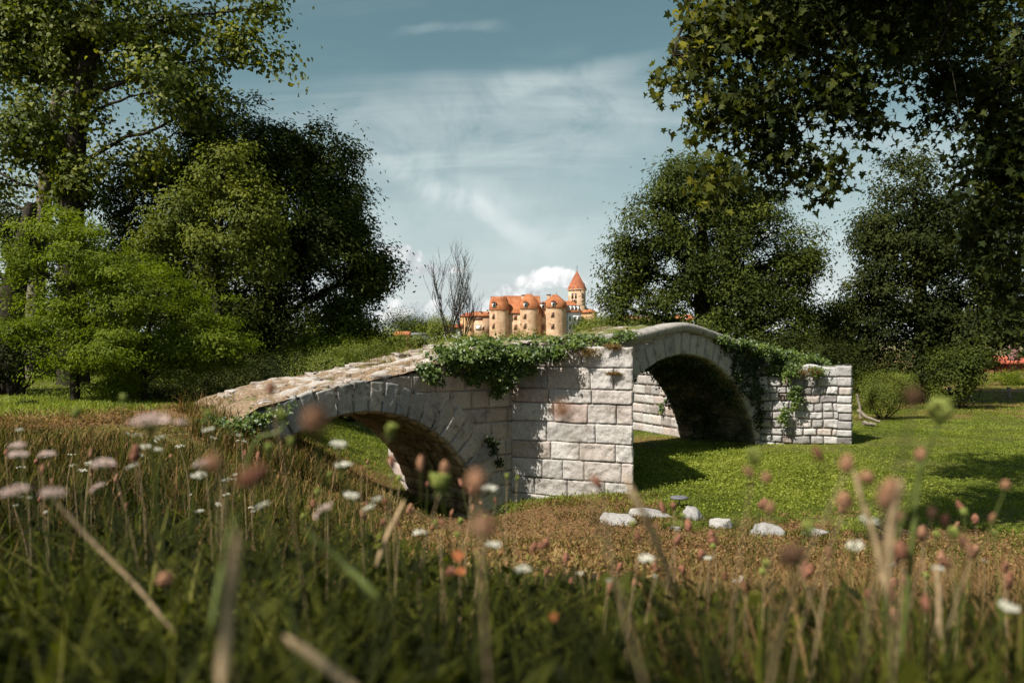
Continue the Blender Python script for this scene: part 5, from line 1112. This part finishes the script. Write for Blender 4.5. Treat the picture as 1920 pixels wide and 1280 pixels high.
# lawn
n = 330000; x, y = frustum(rng, n, 9.5, 34, .55, 1.05, x0=-.36); dr = dryness(x, y); k = (rng.random(n) > dr*.9) & offbridge(x, y); x, y = x[k], y[k]; t, s = inv(x, y); k = ~((s < .2) & (t < -.8)); x, y = x[k], y[k]; z = H(x, y)
lush = np.exp(-(((x-4.6)/3.2)**2+((y-16.5)/3.0)**2))
tb_ = rng.uniform(-9, .5, 26000); sb_ = rng.uniform(.3, 9, 26000); qb = W(tb_, sb_, 0*tb_); kb = offbridge(qb[:, 0], qb[:, 1]) & ((sb_ > 2.5) | (tb_ > -6)); xb, yb = qb[kb, 0], qb[kb, 1]; zb = H(xb, yb); db = rng.random(len(xb)) < dryness(xb, yb)
for g_, mt_, nm_, lb_ in ((~db, 'lawn', 'bank_grass', 'lush grass on the slope seen through the low arch'), (db, 'dryb', 'bank_straw', 'dry straw on the slope seen through the low arch')):
    blades(rng, np.c_[xb, yb, zb-.01][g_], rng.uniform(.04, .13, g_.sum()), rng.uniform(.012, .025, g_.sum()), rng.uniform(.2, 1.2, g_.sum()), nm_, mt_, lb_, rng.random(g_.sum())*.8, levels=(0, .6, 1))
h = rng.uniform(.018, .05, len(x))*(1+.8*lush)
pt = fbm(np.c_[x*.8, y*.8, 0*x], 48); k = (pt > .36) | (rng.random(len(x)) < .35); x, y, z, h, lush = x[k], y[k], z[k], h[k], lush[k]; h = h*(.6+1.1*vn(np.c_[x*1.3, y*1.3, 0*x], 49))
blades(rng, np.c_[x, y, z-.004], h, rng.uniform(.010, .022, len(x))*(1+.02*y), rng.uniform(.2, 1.4, len(x)), 'lawn_grass', 'lawn', 'short bright green lawn grass around the bridge', np.clip(rng.random(len(x))*.55+lush*.2+(fbm(np.c_[x*.55, y*.55, 0*x], 44)-.45)*1.3, 0, 1), levels=(0, 1))
q_ = np.concatenate([np.c_[rx_*1.15*np.cos(a_)*np.ones(1)+gx_, rx_*.8*np.sin(a_)*np.ones(1)+gy_] for gx_, gy_, rx_ in ROCKS for a_ in rng.uniform(0, 6.28, 260)]); q_ += rng.normal(size=q_.shape)*.05; x, y = q_.T; z = H(x, y)
blades(rng, np.c_[x, y, z-.01], rng.uniform(.03, .12, len(x)), rng.uniform(.006, .014, len(x)), rng.uniform(.2, 1.1, len(x)), 'rock_grass', 'meadow', 'grass tufts ringing the pale rocks', rng.uniform(.3, 1, len(x)), levels=(0, .6, 1))
n = 60000; x = rng.uniform(1.2, 11, n); y = rng.uniform(12.6, 22, n); lush = np.exp(-(((x-4.8)/2.7)**2+((y-16.8)/2.8)**2)); k = (rng.random(n) < lush*1.1) & offbridge(x, y) & (dryness(x, y) < .2); x, y = x[k], y[k]; z = H(x, y); n = len(x)
v, f = leafgeo(rng, np.c_[x, y, z+rng.uniform(.01, .085, n)*(.5+vn(np.c_[x*4, y*4, 0*x], 33))], unit(rng.normal(size=(n, 3))*.45+np.array([0, 0, 1])), rng.normal(size=(n, 3)), rng.uniform(.03, .06, n), rng.uniform(.02, .04, n), 'heart', .1)
tag(npmesh('clover_patch', v, [f], M['lawn'], None, np.clip(rng.random(n)*.8+.2, 0, 1)), 'lush patch of broad leaved ground cover on the lawn', 'ground cover', kind='stuff')
# far and left lawn, coarse
n = 120000; x, y = frustum(rng, n, 15, 60, .3, 1.05); t, s = inv(x, y); k = ((s > 3.2) | (t < TL-1) | (t > TR+.5)) & ((x < -.3*y) | (y > 30)) & offbridge(x, y); x, y = x[k], y[k]; z = H(x, y)
blades(rng, np.c_[x, y, z-.01], rng.uniform(.04, .13, len(x)), rng.uniform(.025, .05, len(x)), rng.uniform(.2, 1, len(x)), 'field_grass', 'lawn', 'grass of the field beyond the bridge and under the trees', rng.random(len(x))*.7, levels=(0, 1))
# grass fringe on the deck
n = 26000; t = rng.uniform(-6.8, 11, n); s = rng.uniform(-.02, BW+.02, n); q = vn(np.c_[t*1.4, s*2.2, 0*t], 66); lim = np.interp(t, [-7, -3, -1, 1, 4, 8, 11], [.60, .52, .50, .50, .5, .30, .30]); k = q > lim; t, s = t[k], s[k]; z = zt(t)-.03; p = W(t, s, z)
edge = ((s > 2.1) | (s < .3))*1.0; h = rng.uniform(.03, .10, len(t))*(1+.8*edge*(t > -2))
k = (t < 2.8) | (t > 8.6) | (s > .5); p, h, t = p[k], h[k], t[k]
mix = rng.random(len(t)) < np.interp(t, [-7, -1, 3], [.6, .45, .25])
for mk, mt, lb in ((~mix, 'bush', 'short green grass growing on the bridge deck'), (mix, 'dryb', 'dried grass growing on the bridge deck')):
    blades(rng, p[mk], h[mk], rng.uniform(.008, .016, mk.sum()), rng.uniform(.2, 1.0, mk.sum()), 'deck_grass', mt, lb, rng.random(mk.sum()), levels=(0, .6, 1))
# weeds fringing the pier foot
n = 2600; x = rng.uniform(-.4, 2.9, n); y = rng.uniform(14.3, 16.4, n); k = offbridge(x, y) & (rng.random(n) < .6); x, y = x[k], y[k]; z = H(x, y)
blades(rng, np.c_[x, y, z], rng.uniform(.04, .16, len(x)), rng.uniform(.01, .02, len(x)), rng.uniform(.2, 1, len(x)), 'pier_weeds', 'bush', 'weeds fringing the foot of the middle pier', rng.random(len(x)), levels=(0, .6, 1))
# ------------------------------------------------------------------ wild flowers
def stempath(rng, top, bx, by, sag=0.0, n=9):
    g = H1(bx, by); b = np.array([bx, by, g-.02]); t = np.linspace(0, 1, n)[:, None]
    c = b+(top-b)*t; c += np.sin(t*np.pi)*rng.normal(size=3)*np.linalg.norm(top-b)*.05*np.array([1, 1, 0]); c[:, 2] += (np.sin(t*np.pi)*sag)[:, 0]
    return c
def flower(kind, px, py, D, size, label, seed, base=(0, 0), tilt=(0, 0), sr=None, group=None, mats=None, aspect=2.0, stem='gstem', lite=False):
    """size = head width in photo pixels; tilt = lean of the head axis (x, y); base = stem foot offset in m"""
    rng = np.random.default_rng(seed); c = P(px, py, D); R = size/2/F*D
    if kind in ('umbel', 'yarrow'): tilt = (tilt[0], -abs(tilt[1])*.35-.07)
    bx, by = c[0]+base[0], max(.45, c[1]+base[1]); ax = unit(np.array([tilt[0], tilt[1], 1.0]))
    names = {'plantain': 'plantain', 'umbel': 'wild_carrot', 'bud': 'wild_carrot', 'cup': 'wild_carrot', 'yarrow': 'yarrow', 'burnet': 'burnet'}
    rt = root(names[kind], label, 'wild flower', (bx, by, H1(bx, by)), group)
    foot = {'plantain': R*aspect, 'burnet': R*aspect, 'umbel': R*.8, 'yarrow': R*.9, 'bud': R*1.1, 'cup': R*1.2}[kind]
    s_top = c-ax*foot; sp = stempath(rng, s_top, bx, by); sp = np.r_[sp, [s_top+ax*R*.15]]
    r0 = sr if sr else max(.0009, R*.09); mb = MB(); mb.tube(sp, np.linspace(r0*1.25, r0*.8, len(sp)), 6); mb.build('stem', M[stem], rt, True)
    u1 = unit(np.cross(ax, [.3, 1, .1])); u2 = np.cross(ax, u1)
    if kind in ('plantain', 'burnet'):
        mb = MB(); nu, nv = (14, 18) if not lite else (8, 8); th = np.arange(nu)/nu*2*np.pi; vv = np.linspace(0, 1, nv); rr = np.sin(np.pi*np.clip(vv*.94+.03, 0, 1))**.55
        rad = R*rr[:, None]*(1+rng.uniform(-.30, .25, (nv, nu)))*(1+.25*math.sin(seed)*(vv-.5))[:, None]; v = c+ax*((vv-.5)*2*R*aspect)[:, None, None]+rad[..., None]*(np.cos(th)[None, :, None]*u1+np.sin(th)[None, :, None]*u2)
        i = np.arange(nv-1)[:, None]*nu; j = np.arange(nu)[None]; mb.add(v.reshape(-1, 3), np.stack([i+j, i+(j+1) % nu, i+nu+(j+1) % nu, i+nu+j], -1).reshape(-1, 4)); mb.add(v[-1], [list(range(nu))]); mb.add(v[0], [list(range(nu))[::-1]])
        if not lite:
            for k in range(110):
                a = rng.integers(1, nv-1); b_ = rng.integers(nu); p0 = v[a, b_]; d = unit(p0-c-ax*((vv[a]-.5)*2*R*aspect)+ax*R*.3); s_ = np.cross(d, ax)*R*.07; mb.add([p0-s_, p0+s_, p0+d*R*.32], [(0, 1, 2)])
        mb.build('seed_head', M[(mats or ['brownhead'])[0]], rt)
    elif kind in ('umbel', 'yarrow'):
        mb = MB(); fl = MB(); nU = 26 if not lite else 9
        for k in range(nU):
            if rng.random() < (.18 if kind == 'yarrow' else .38): continue
            a = k*2.4; q = R*math.sqrt((k+.5)/nU)*.9; hgt = -(q/R)**2*R*(.22 if kind == 'umbel' else .42)+rng.normal()*R*.05
            cc_ = c+u1*q*math.cos(a)+u2*q*math.sin(a)+ax*hgt; rel = cc_-s_top; mb.tube([s_top, s_top+rel*.5+ax*R*.06*(1-q/R)-ax*R*.10*(q/R), cc_], [r0*.35, r0*.25, r0*.2], 3, .5, False)
            m_ = 15 if not lite else 8
            for j in range(m_):
                o = rng.normal(size=3)*R*(.10 if not lite else .13); o = o-ax*(o@ax)*.6; pc = cc_+o; rr = R*rng.uniform(.045, .085)*(1 if not lite else 1.7)
                nn = unit(ax+rng.normal(size=3)*.35); a1 = unit(np.cross(nn, u2))*rr; a2 = np.cross(nn, a1)
                th = np.arange(5)/5*2*np.pi; ring_ = pc+np.cos(th)[:, None]*a1+np.sin(th)[:, None]*a2; v_ = np.r_[ring_, [pc-nn*rr*.7]]
                fl.add(ring_, [(0, 1, 2, 3, 4)]); fl.add(v_, [(1, 0, 5), (2, 1, 5), (3, 2, 5), (4, 3, 5), (0, 4, 5)])
        mb.build('rays', M['gstem'], rt); fl.build('flower_head', M[(mats or ['whiteum'])[0]], rt)
    else:
        mb = MB(); nr = 22; openn = 1.0 if kind == 'cup' else .55
        for k in range(nr):
            a = k/nr*2*np.pi; e = u1*math.cos(a)+u2*math.sin(a); w_ = rng.uniform(.85, 1.1)
            pts = [s_top, s_top+e*R*.55*w_+ax*R*.25, s_top+e*R*.98*w_+ax*R*.95, s_top+e*R*openn*w_+ax*R*1.75, s_top+e*R*(openn*.6)*w_+ax*R*2.0]
            mb.tube(pts, [R*.07, R*.08, R*.09, R*.11, R*.05], 4, .5, False)
            for j in range(5): mb.ball(np.array(pts[3])+rng.normal(size=3)*R*.12, R*.10, 5, 4)
        for k in range(16):
            a = k*2.4; q = R*.5*math.sqrt(k/16); mb.tube([s_top, s_top+ax*R*1.5+(u1*math.cos(a)+u2*math.sin(a))*q], [R*.05, R*.10], 4, .5, False); mb.ball(s_top+ax*R*1.6+(u1*math.cos(a)+u2*math.sin(a))*q, R*.15, 6, 4, jit=.2, rng=rng)
        mb.build('flower_head', M[(mats or ['bud'])[0]], rt, True); bm_ = MB()
        for k in range(7):
            a = k/7*2*np.pi; e = u1*math.cos(a)+u2*math.sin(a); bm_.tube([s_top, s_top+e*R*.6-ax*R*.1, s_top+e*R*1.15-ax*R*.6], [R*.06, R*.05, R*.02], 4, .5, False)
        bm_.build('bracts', M['gstem'], rt)
    return rt
G1, G2, G3, G4 = 'brown plantain seed heads in the meadow', 'white umbel flowers in the meadow', 'green wild carrot heads in the meadow', 'pinkish yarrow heads on the left'
HERO = [
 ('plantain', 593, 788, .50, 52, 'large out-of-focus tan seed head before the left end of the low arch', (.03, .25), (-.1, 0), 1.0, 'brownhead', G1),
 ('plantain', 1056, 771, .50, 36, 'blurred tan seed head leaning left in front of the middle pier', (.10, .15), (-.35, 0), .95, 'brownhead', G1),
 ('plantain', 893, 905, .52, 34, 'tall blurred tan seed head at the right foot of the low arch', (.02, .2), (0, .1), 1.45, 'brownhead', G1),
 ('plantain', 906, 985, .56, 44, 'blurred brown seed head just below the tall tan one', (.04, .2), (-.2, .1), 1.0, 'brownhead', G1),
 ('plantain', 1712, 742, .50, 34, 'faint blurred tan seed head before the olive shrub', (-.02, .2), (0, .1), .9, 'brownhead', G1),
 ('plantain', 1484, 1040, .58, 50, 'fat reddish blurred seed head on the brown slope below the rocks', (.03, .2), (-.4, .1), .75, 'brownhead', G1),
 ('plantain', 475, 893, .50, 66, 'big dark rust blurred seed head low at left, before the ivy tuft', (.02, .2), (-.5, 0), .55, 'darkhead', G1),
 ('plantain', 400, 868, .52, 34, 'blurred rust head lying sideways left of the big dark one', (.08, .2), (-2.2, 0), .9, 'brownhead', G1),
 ('plantain', 1120, 905, .95, 17, 'dark brown spike leaning left at the lower right corner of the pier', (.12, .2), (-.75, 0), 1.9, 'darkhead', G1),
 ('plantain', 1533, 850, .9, 15, 'dark brown spike leaning left before the right end cutwater', (.12, .2), (-.6, 0), 2.0, 'darkhead', G1),
 ('plantain', 1587, 868, .75, 24, 'upright reddish brown head between leaning spike and buds', (.02, .2), (.1, 0), 1.5, 'brownhead', G1),
 ('plantain', 1403, 884, .85, 15, 'left arm of the pair of brown heads forming a V on the lawn', (.05, .2), (-.9, 0), 1.6, 'brownhead', G1),
 ('plantain', 1436, 895, .85, 19, 'right arm of the pair of brown heads forming a V on the lawn', (0, .2), (.8, 0), 1.0, 'brownhead', G1),
 ('plantain', 1442, 952, .85, 20, 'brown head on the lawn just above the largest rock', (0, .2), (.1, 0), 1.3, 'brownhead', G1),
 ('burnet', 1726, 852, 1.0, 23, 'dark reddish head on a thick straight green stem in the tree shadow', (.01, .1), (0, 0), 1.15, 'brownhead', G1),
 ('burnet', 1884, 908, 1.1, 18, 'small orange brown head on a leaning stem near the right edge', (-.06, .1), (.15, 0), 1.0, 'brownhead', G1),
 ('plantain', 1583, 938, .9, 30, 'pale brown clustered head above the white blossoms at right', (.02, .2), (0, 0), 1.1, 'brownhead', G1),
 ('plantain', 1665, 925, .62, 34, 'long blurred brown head before the shadow, left of the thick green stem', (-.04, .2), (.35, 0), 1.9, 'brownhead', G1),
 ('plantain', 1625, 895, .8, 30, 'roundish brown head right of the upright reddish one', (-.02, .2), (.3, 0), .8, 'brownhead', G1),
 ('plantain', 1746, 960, 1.1, 17, 'reddish head on a pale stem right of the thick green stem', (.01, .1), (0, 0), 1.5, 'brownhead', G1),
 ('plantain', 1771, 975, 1.1, 17, 'dark brown head between the pale stem and the white bud', (.01, .1), (0, 0), 1.5, 'darkhead', G1),
 ('plantain', 1806, 1015, 1.1, 19, 'brown head just below the small white bud at right', (.01, .1), (0, 0), 1.2, 'brownhead', G1),
 ('plantain', 1690, 968, 1.1, 19, 'small round brown head in the shadow, left of the reddish one', (.01, .1), (0, 0), 1.0, 'brownhead', G1),
 ('plantain', 1688, 1030, 1.0, 25, 'brown head low in the dry patch under the shadow', (.01, .1), (-.2, 0), 1.4, 'darkhead', G1),
 ('plantain', 789, 868, 1.3, 15, 'slim upright tan spike inside the low arch shadow', (.01, .3), (0, 0), 2.1, 'brownhead', G1),
 ('plantain', 834, 880, 1.2, 17, 'slim tan spike just left of the tall blurred seed head', (0, .3), (.05, 0), 2.1, 'brownhead', G1),
 ('plantain', 735, 866, 1.3, 13, 'dark reddish spike at the foot of the low arch opening', (0, .3), (-.1, 0), 2.2, 'darkhead', G1),
 ('plantain', 312, 1085, .9, 30, 'small blurred pink brown head low in the left foreground grass', (0, .2), (-.4, 0), .9, 'brownhead', G1),
 ('plantain', 508, 728, 1.1, 15, 'tiny dark head standing against the pale bridge deck', (0, .3), (0, 0), 1.6, 'darkhead', G1),
 ('plantain', 255, 850, 1.5, 17, 'dark brown twin seed spike in the left meadow', (0, .3), (.1, 0), 2.2, 'darkhead', G1),
 ('bud', 1762, 766, .95, 44, 'big yellow green closed umbel on a long curved stem at right', (.10, .2), (.0, 0), 1, 'bud', G3),
 ('bud', 1414, 852, 1.0, 28, 'round pale green bud on the lawn before the right end cutwater', (.02, .3), (0, 0), 1, 'bud', G3),
 ('bud', 1514, 988, 1.0, 26, 'yellow green bud over the small flat rock', (.01, .3), (0, 0), 1, 'bud', G3),
 ('bud', 1786, 996, 1.2, 20, 'small whitish green bud at the end of the shadow', (.01, .3), (0, 0), 1, 'bud', G3),
 ('bud', 528, 777, 1.15, 20, 'drooping green bud on an S shaped stem left of the low arch', (-.06, .3), (.1, 0), 1, 'bud', G3),
 ('bud', 734, 803, 1.1, 22, 'green nest like bud leaning in front of the low arch vault', (-.06, .3), (.4, 0), 1, 'bud', G3),
 ('bud', 545, 826, 1.2, 16, 'pale green bud beside the blurred tan seed head', (.0, .3), (.1, 0), 1, 'bud', G3),
 ('bud', 503, 838, 1.3, 15, 'small green bud under the S shaped stem', (.0, .3), (0, 0), 1, 'bud', G3),
 ('bud', 143, 772, 1.3, 18, 'green bud at the far left under the locust tree', (.0, .3), (0, 0), 1, 'bud', G3),
 ('bud', 232, 745, 1.4, 15, 'small green bud below the second locust sapling', (.0, .3), (0, 0), 1, 'bud', G3),
 ('bud', 389, 775, 1.3, 15, 'green bud beside the bridge landing', (.0, .3), (0, 0), 1, 'bud', G3),
 ('cup', 826, 900, 1.2, 34, 'cream green half open umbel in front of the dark hollow', (.0, .3), (-.1, 0), 1, 'bud', G3),
 ('umbel', 920, 912, 1.4, 34, 'cream umbel seen from the side at the right foot of the low arch', (-.02, .3), (.15, .1), 1, 'whiteum', G2),
 ('yarrow', 283, 778, .95, 78, 'big pinkish white umbel in front of the locust saplings', (-.01, .3), (0, .05), 1, 'pinkum', G4),
 ('yarrow', 338, 788, 1.0, 26, 'small pinkish umbel touching the big one on its right', (.0, .3), (0, .05), 1, 'pinkum', G4),
 ('yarrow', 100, 917, .85, 44, 'pinkish flat umbel at left, right one of the touching pair', (-.02, .3), (.1, .05), 1, 'pinkum', G4),
 ('yarrow', 30, 912, .85, 50, 'pinkish flat umbel at the left edge, left one of the touching pair', (.0, .3), (-.1, .05), 1, 'pinkum', G4),
 ('yarrow', 195, 862, 1.1, 44, 'pinkish domed umbel with shaded underside, mid left meadow', (.0, .3), (.15, .05), 1, 'pinkum', G4),
 ('yarrow', 34, 847, 1.2, 34, 'lower pinkish umbel of the pair at the far left', (.0, .3), (.05, .05), 1, 'pinkum', G4),
 ('yarrow', 33, 831, 1.4, 32, 'upper pinkish umbel of the pair at the far left', (.0, .3), (.0, .05), 1, 'pinkum', G4),
 ('yarrow', 90, 847, 1.4, 32, 'thin flat whitish umbel right of the far left pair', (.0, .3), (.0, .0), 1, 'pinkum', G4),
 ('yarrow', 180, 910, 1.4, 30, 'tilted whitish umbel facing left in the left meadow', (.0, .3), (-.6, .0), 1, 'pinkum', G4),
 ('yarrow', 385, 862, 1.1, 46, 'pinkish umbel just left of the big dark rust head', (.0, .3), (.0, .05), 1, 'pinkum', G4),
 ('yarrow', 604, 950, 1.2, 42, 'pinkish umbel tilted steeply before the dry grass at centre left', (.05, .3), (-.7, .0), 1, 'pinkum', G4),
 ('umbel', 635, 830, 1.4, 36, 'white umbel inside the low arch opening, upper one', (-.03, .3), (.1, .3), 1, 'whiteum', G2),
 ('umbel', 645, 868, 1.5, 34, 'flat white umbel inside the low arch opening, lower one', (.0, .3), (.0, .1), 1, 'whiteum', G2),
 ('umbel', 658, 925, 1.5, 30, 'white umbel on the dry bank before the low arch', (.0, .3), (.1, .4), 1, 'whiteum', G2),
 ('umbel', 706, 933, 1.4, 26, 'upper white umbel of the leaning pair near the rear cutwater', (.02, .3), (-.3, .0), 1, 'whiteum', G2),
 ('umbel', 692, 948, 1.4, 24, 'lower white umbel of the leaning pair near the rear cutwater', (.03, .3), (-.4, .0), 1, 'whiteum', G2),
 ('umbel', 787, 995, 1.6, 26, 'white umbel on the lip of the dark hollow', (.0, .2), (.0, .2), 1, 'whiteum', G2),
 ('umbel', 925, 1018, 1.3, 34, 'flat white umbel below the blurred brown head', (.0, .2), (.0, .1), 1, 'whiteum', G2),
 ('umbel', 980, 1063, 1.2, 27, 'single small white umbel low in the centre foreground', (.0, .2), (.0, .2), 1, 'whiteum', G2),
 ('umbel', 1210, 1043, 1.4, 32, 'white umbel beside the lower end of the diagonal dry stalk', (.0, .2), (.0, .4), 1, 'whiteum', G2),
 ('umbel', 1630, 972, 1.1, 36, 'loose white blossom cluster before the shadow at right, upper', (-.01, .2), (.2, .5), 1, 'whiteum', G2),
 ('umbel', 1602, 1018, 1.1, 34, 'loose white blossom cluster before the shadow at right, lower', (.0, .2), (-.2, .4), 1, 'whiteum', G2),
 ('umbel', 1757, 1062, 1.2, 24, 'small white umbel on the pale stem at lower right', (.0, .2), (.0, .2), 1, 'whiteum', G2),
 ('umbel', 1890, 1132, 1.0, 38, 'loose white blossom cluster at the lower right edge', (.0, .2), (.1, .5), 1, 'whiteum', G2),
 ('umbel', 390, 803, 1.6, 26, 'thin tilted white umbel before the ivy tuft', (.0, .2), (-.25, .1), 1, 'whiteum', G2),
 ('umbel', 272, 835, 1.7, 26, 'white umbel under the big pinkish one, left of two', (.0, .2), (.1, .4), 1, 'whiteum', G2),
 ('umbel', 297, 841, 1.7, 20, 'white umbel under the big pinkish one, right of two', (.0, .2), (.1, .3), 1, 'whiteum', G2),
 ('umbel', 372, 888, 1.6, 28, 'white umbel below the sideways rust head', (.0, .2), (.0, .4), 1, 'whiteum', G2),
 ('umbel', 247, 872, 1.6, 24, 'tilted white umbel right of the domed pinkish one', (.0, .2), (-.5, .1), 1, 'whiteum', G2),
 ('umbel', 490, 945, 1.3, 30, 'pale umbel under the big dark rust head', (.0, .2), (-.4, .3), 1, 'whiteum', G2),
]
for i, (kd, px, py, D, sz, lb, bs, tl, asp, mt, gr) in enumerate(HERO):
    flower(kd, px, py, D, sz, lb, 1000+i, bs, tl, aspect=asp, mats=[mt], group=gr, stem='tan' if kd == 'plantain' and i % 3 else 'gstem', sr={30: .0022, 14: .004}.get(i))
# smaller ones scattered through the meadow
rs = np.random.default_rng(77)
SC = [('umbel', 0, 560, 800, 960, 34, 'whiteum', 'small white umbel', G2, (9, 18), (1.8, 5)),
      ('plantain', 0, 700, 830, 960, 22, 'brownhead', 'slim brown seed spike', G1, (5, 9), (1.6, 4.5)),
      ('plantain', 640, 960, 900, 1000, 18, 'brownhead', 'tiny round brown bud', G1, (5, 10), (1.6, 3)),
      ('plantain', 1000, 1480, 940, 1110, 22, 'darkhead', 'small dark brown head', G1, (9, 16), (1.2, 3)),
      ('plantain', 1480, 1900, 940, 1150, 26, 'brownhead', 'small brown seed head', G1, (9, 19), (.9, 2.4)),
      ('bud', 560, 1000, 880, 1010, 12, 'bud', 'small green bud', G3, (8, 12), (1.5, 2.5)),
      ('bud', 1150, 1900, 950, 1120, 12, 'bud', 'little pale green bud', G3, (10, 16), (1.2, 2.4)),
      ('umbel', 1000, 1920, 1040, 1150, 8, 'whiteum', 'tiny white blossom', G2, (12, 22), (1.2, 2.4))]
USED = set()
SHORT = [(h_[1], h_[2], h_[5]) for h_ in HERO]
def rel(lb, px, py):
    for d_, hx_, hy_, hl in sorted((math.hypot(px-q[0], (py-q[1])*1.3), *q) for q in SHORT):
        dx, dy = px-hx_, py-hy_; hz = '' if abs(dx) < 12 else ('left' if dx < 0 else 'right'); vt = '' if abs(dy) < 10 else ('above' if dy < 0 else 'below')
        w1 = {('left', ''): 'left of', ('right', ''): 'right of', ('', 'above'): 'right above', ('', 'below'): 'right below', ('left', 'above'): 'up and left of', ('right', 'above'): 'up and right of', ('left', 'below'): 'down and left of', ('right', 'below'): 'down and right of', ('', ''): 'touching'}[(hz, vt)]
        t_ = f'{lb} {w1} the {" ".join(hl.split()[:9])}'
        t_ = re.sub(r'( (in|on|of|the|at|a|and|before|right|left|under|below|with|front|just|leaning|by|between|above|out|low|mid|far|standing|against|touching|lying|from|beside))+$', '', t_)
        if t_ not in USED and len(t_.split()) <= 16: USED.add(t_); return t_
    return lb
for kd, x0, x1, y0, y1, nn, mt, lb, gr, sr_, dr_ in SC:
    for k in range(nn):
        px, py = rs.uniform(x0, x1), rs.uniform(y0, y1); D = rs.uniform(*dr_); c = P(px, py, D)
        while c[2] < H1(c[0], D)+.03 and D > .8: D *= .9; c = P(px, py, D)
        while c[2] > H1(c[0], D)+.62 and D < 9: D *= 1.1; c = P(px, py, D)
        t_, s_ = inv(c[0], c[1])
        flower(kd, px, py, D, rs.uniform(*sr_), rel(lb, px, py), 3000+int(rs.integers(1e6)), (rs.normal()*.02, .05), (rs.normal()*.25, rs.normal()*.2), aspect=rs.uniform(1.2, 2.6), mats=['darkhead' if kd == 'plantain' and rs.random() < .45 else mt], group=gr, lite=True, stem='gstem' if rs.random() < .5 else 'tan')
# dry stalks
def stalk(label, pts, r, mat='tan', name='dry_stalk', group='dried stalks crossing the foreground'):
    pts = [P(*p) for p in pts]; stick(name, label, 'stalk', pts, r, mat, 7, group)
stalk('thick tan stalk slanting down from the pier corner past the rocks', [(1172, 890, .8), (1205, 960, .8), (1250, 1060, .85), (1262, 1120, .9)], (.0034, .0040))
stalk('thick tan straw lying across the bottom centre', [(535, 1190, .62), (610, 1245, .60), (690, 1310, .58)], (.0038, .0042))
stalk('long thin straw slanting down through the left foreground', [(95, 930, 1.0), (180, 1020, 1.0), (260, 1100, 1.0), (330, 1185, 1.0)], (.0020, .0026))
stalk('broad pale upright stalk left of centre in the bottom foreground', [(447, 985, .55), (440, 1080, .55), (424, 1180, .53), (415, 1300, .5)], (.0028, .0045))
stalk('thin straw leaning right near the dark hollow', [(760, 935, 1.3), (735, 985, 1.3), (705, 1060, 1.3)], (.003, .004))
stalk('pale stalk among the brown heads at right', [(1600, 880, .9), (1612, 930, .9), (1640, 1010, .9), (1660, 1120, .9)], (.003, .003))
stalk('rust coloured stalk rising before the shadow at right', [(1690, 900, .7), (1672, 960, .7), (1660, 1100, .7)], (.004, .003))
stalk('pale upright stalk below the small white umbel at lower right', [(1755, 1060, 1.0), (1757, 1120, 1.0), (1762, 1200, 1.0)], (.003, .003))
stalk('broad green blade rising through the left centre foreground', [(445, 960, .7), (420, 1050, .7), (395, 1180, .68)], (.002, .0040), 'gstem', 'grass_blade')
stalk('broad pale green blade slanting across the centre left foreground', [(565, 985, .8), (640, 1050, .8), (710, 1120, .78)], (.002, .0038), 'gstem', 'grass_blade')
stalk('arched green S shaped stem left of the low arch', [(536, 778, 1.15), (537, 800, 1.15), (520, 812, 1.15), (490, 818, 1.15), (473, 835, 1.15), (462, 870, 1.15), (455, 930, 1.18)], (.002, .0025), 'gstem', 'curled_stem')
# orange dead leaves
for i, (px, py, D, r, lb) in enumerate([(866, 1050, 1.2, .009, 'bright orange dead leaf below the blurred brown head'), (873, 1070, 1.2, .007, 'smaller orange dead leaf just under the bright one'), (835, 1068, 1.25, .008, 'dark rust dead leaf left of the orange ones'), (1043, 1160, .9, .0045, 'little orange dead leaf low in the centre foreground')]):
    rg = np.random.default_rng(50+i); c = P(px, py, D); v, f = leafgeo(rg, np.array([[0., 0, 0]]), np.array([[rg.normal()*.3, -1, .6]]), np.array([[rg.normal(), 0, rg.normal()]]), np.array([r*2.4]), np.array([r*2]), 'heart', .3)
    v = np.r_[v, v+(0, .0008, 0)]; m_ = 6; o = npmesh('dead_leaf', v, [f, f[:, ::-1]+m_, np.array([[a, (a+1) % m_, m_+(a+1) % m_, m_+a] for a in range(m_)])], M['orange'] if i != 2 else M['darkhead']); o.location = tuple(c); tag(o, lb, 'leaf', 'dead leaves in the grass')
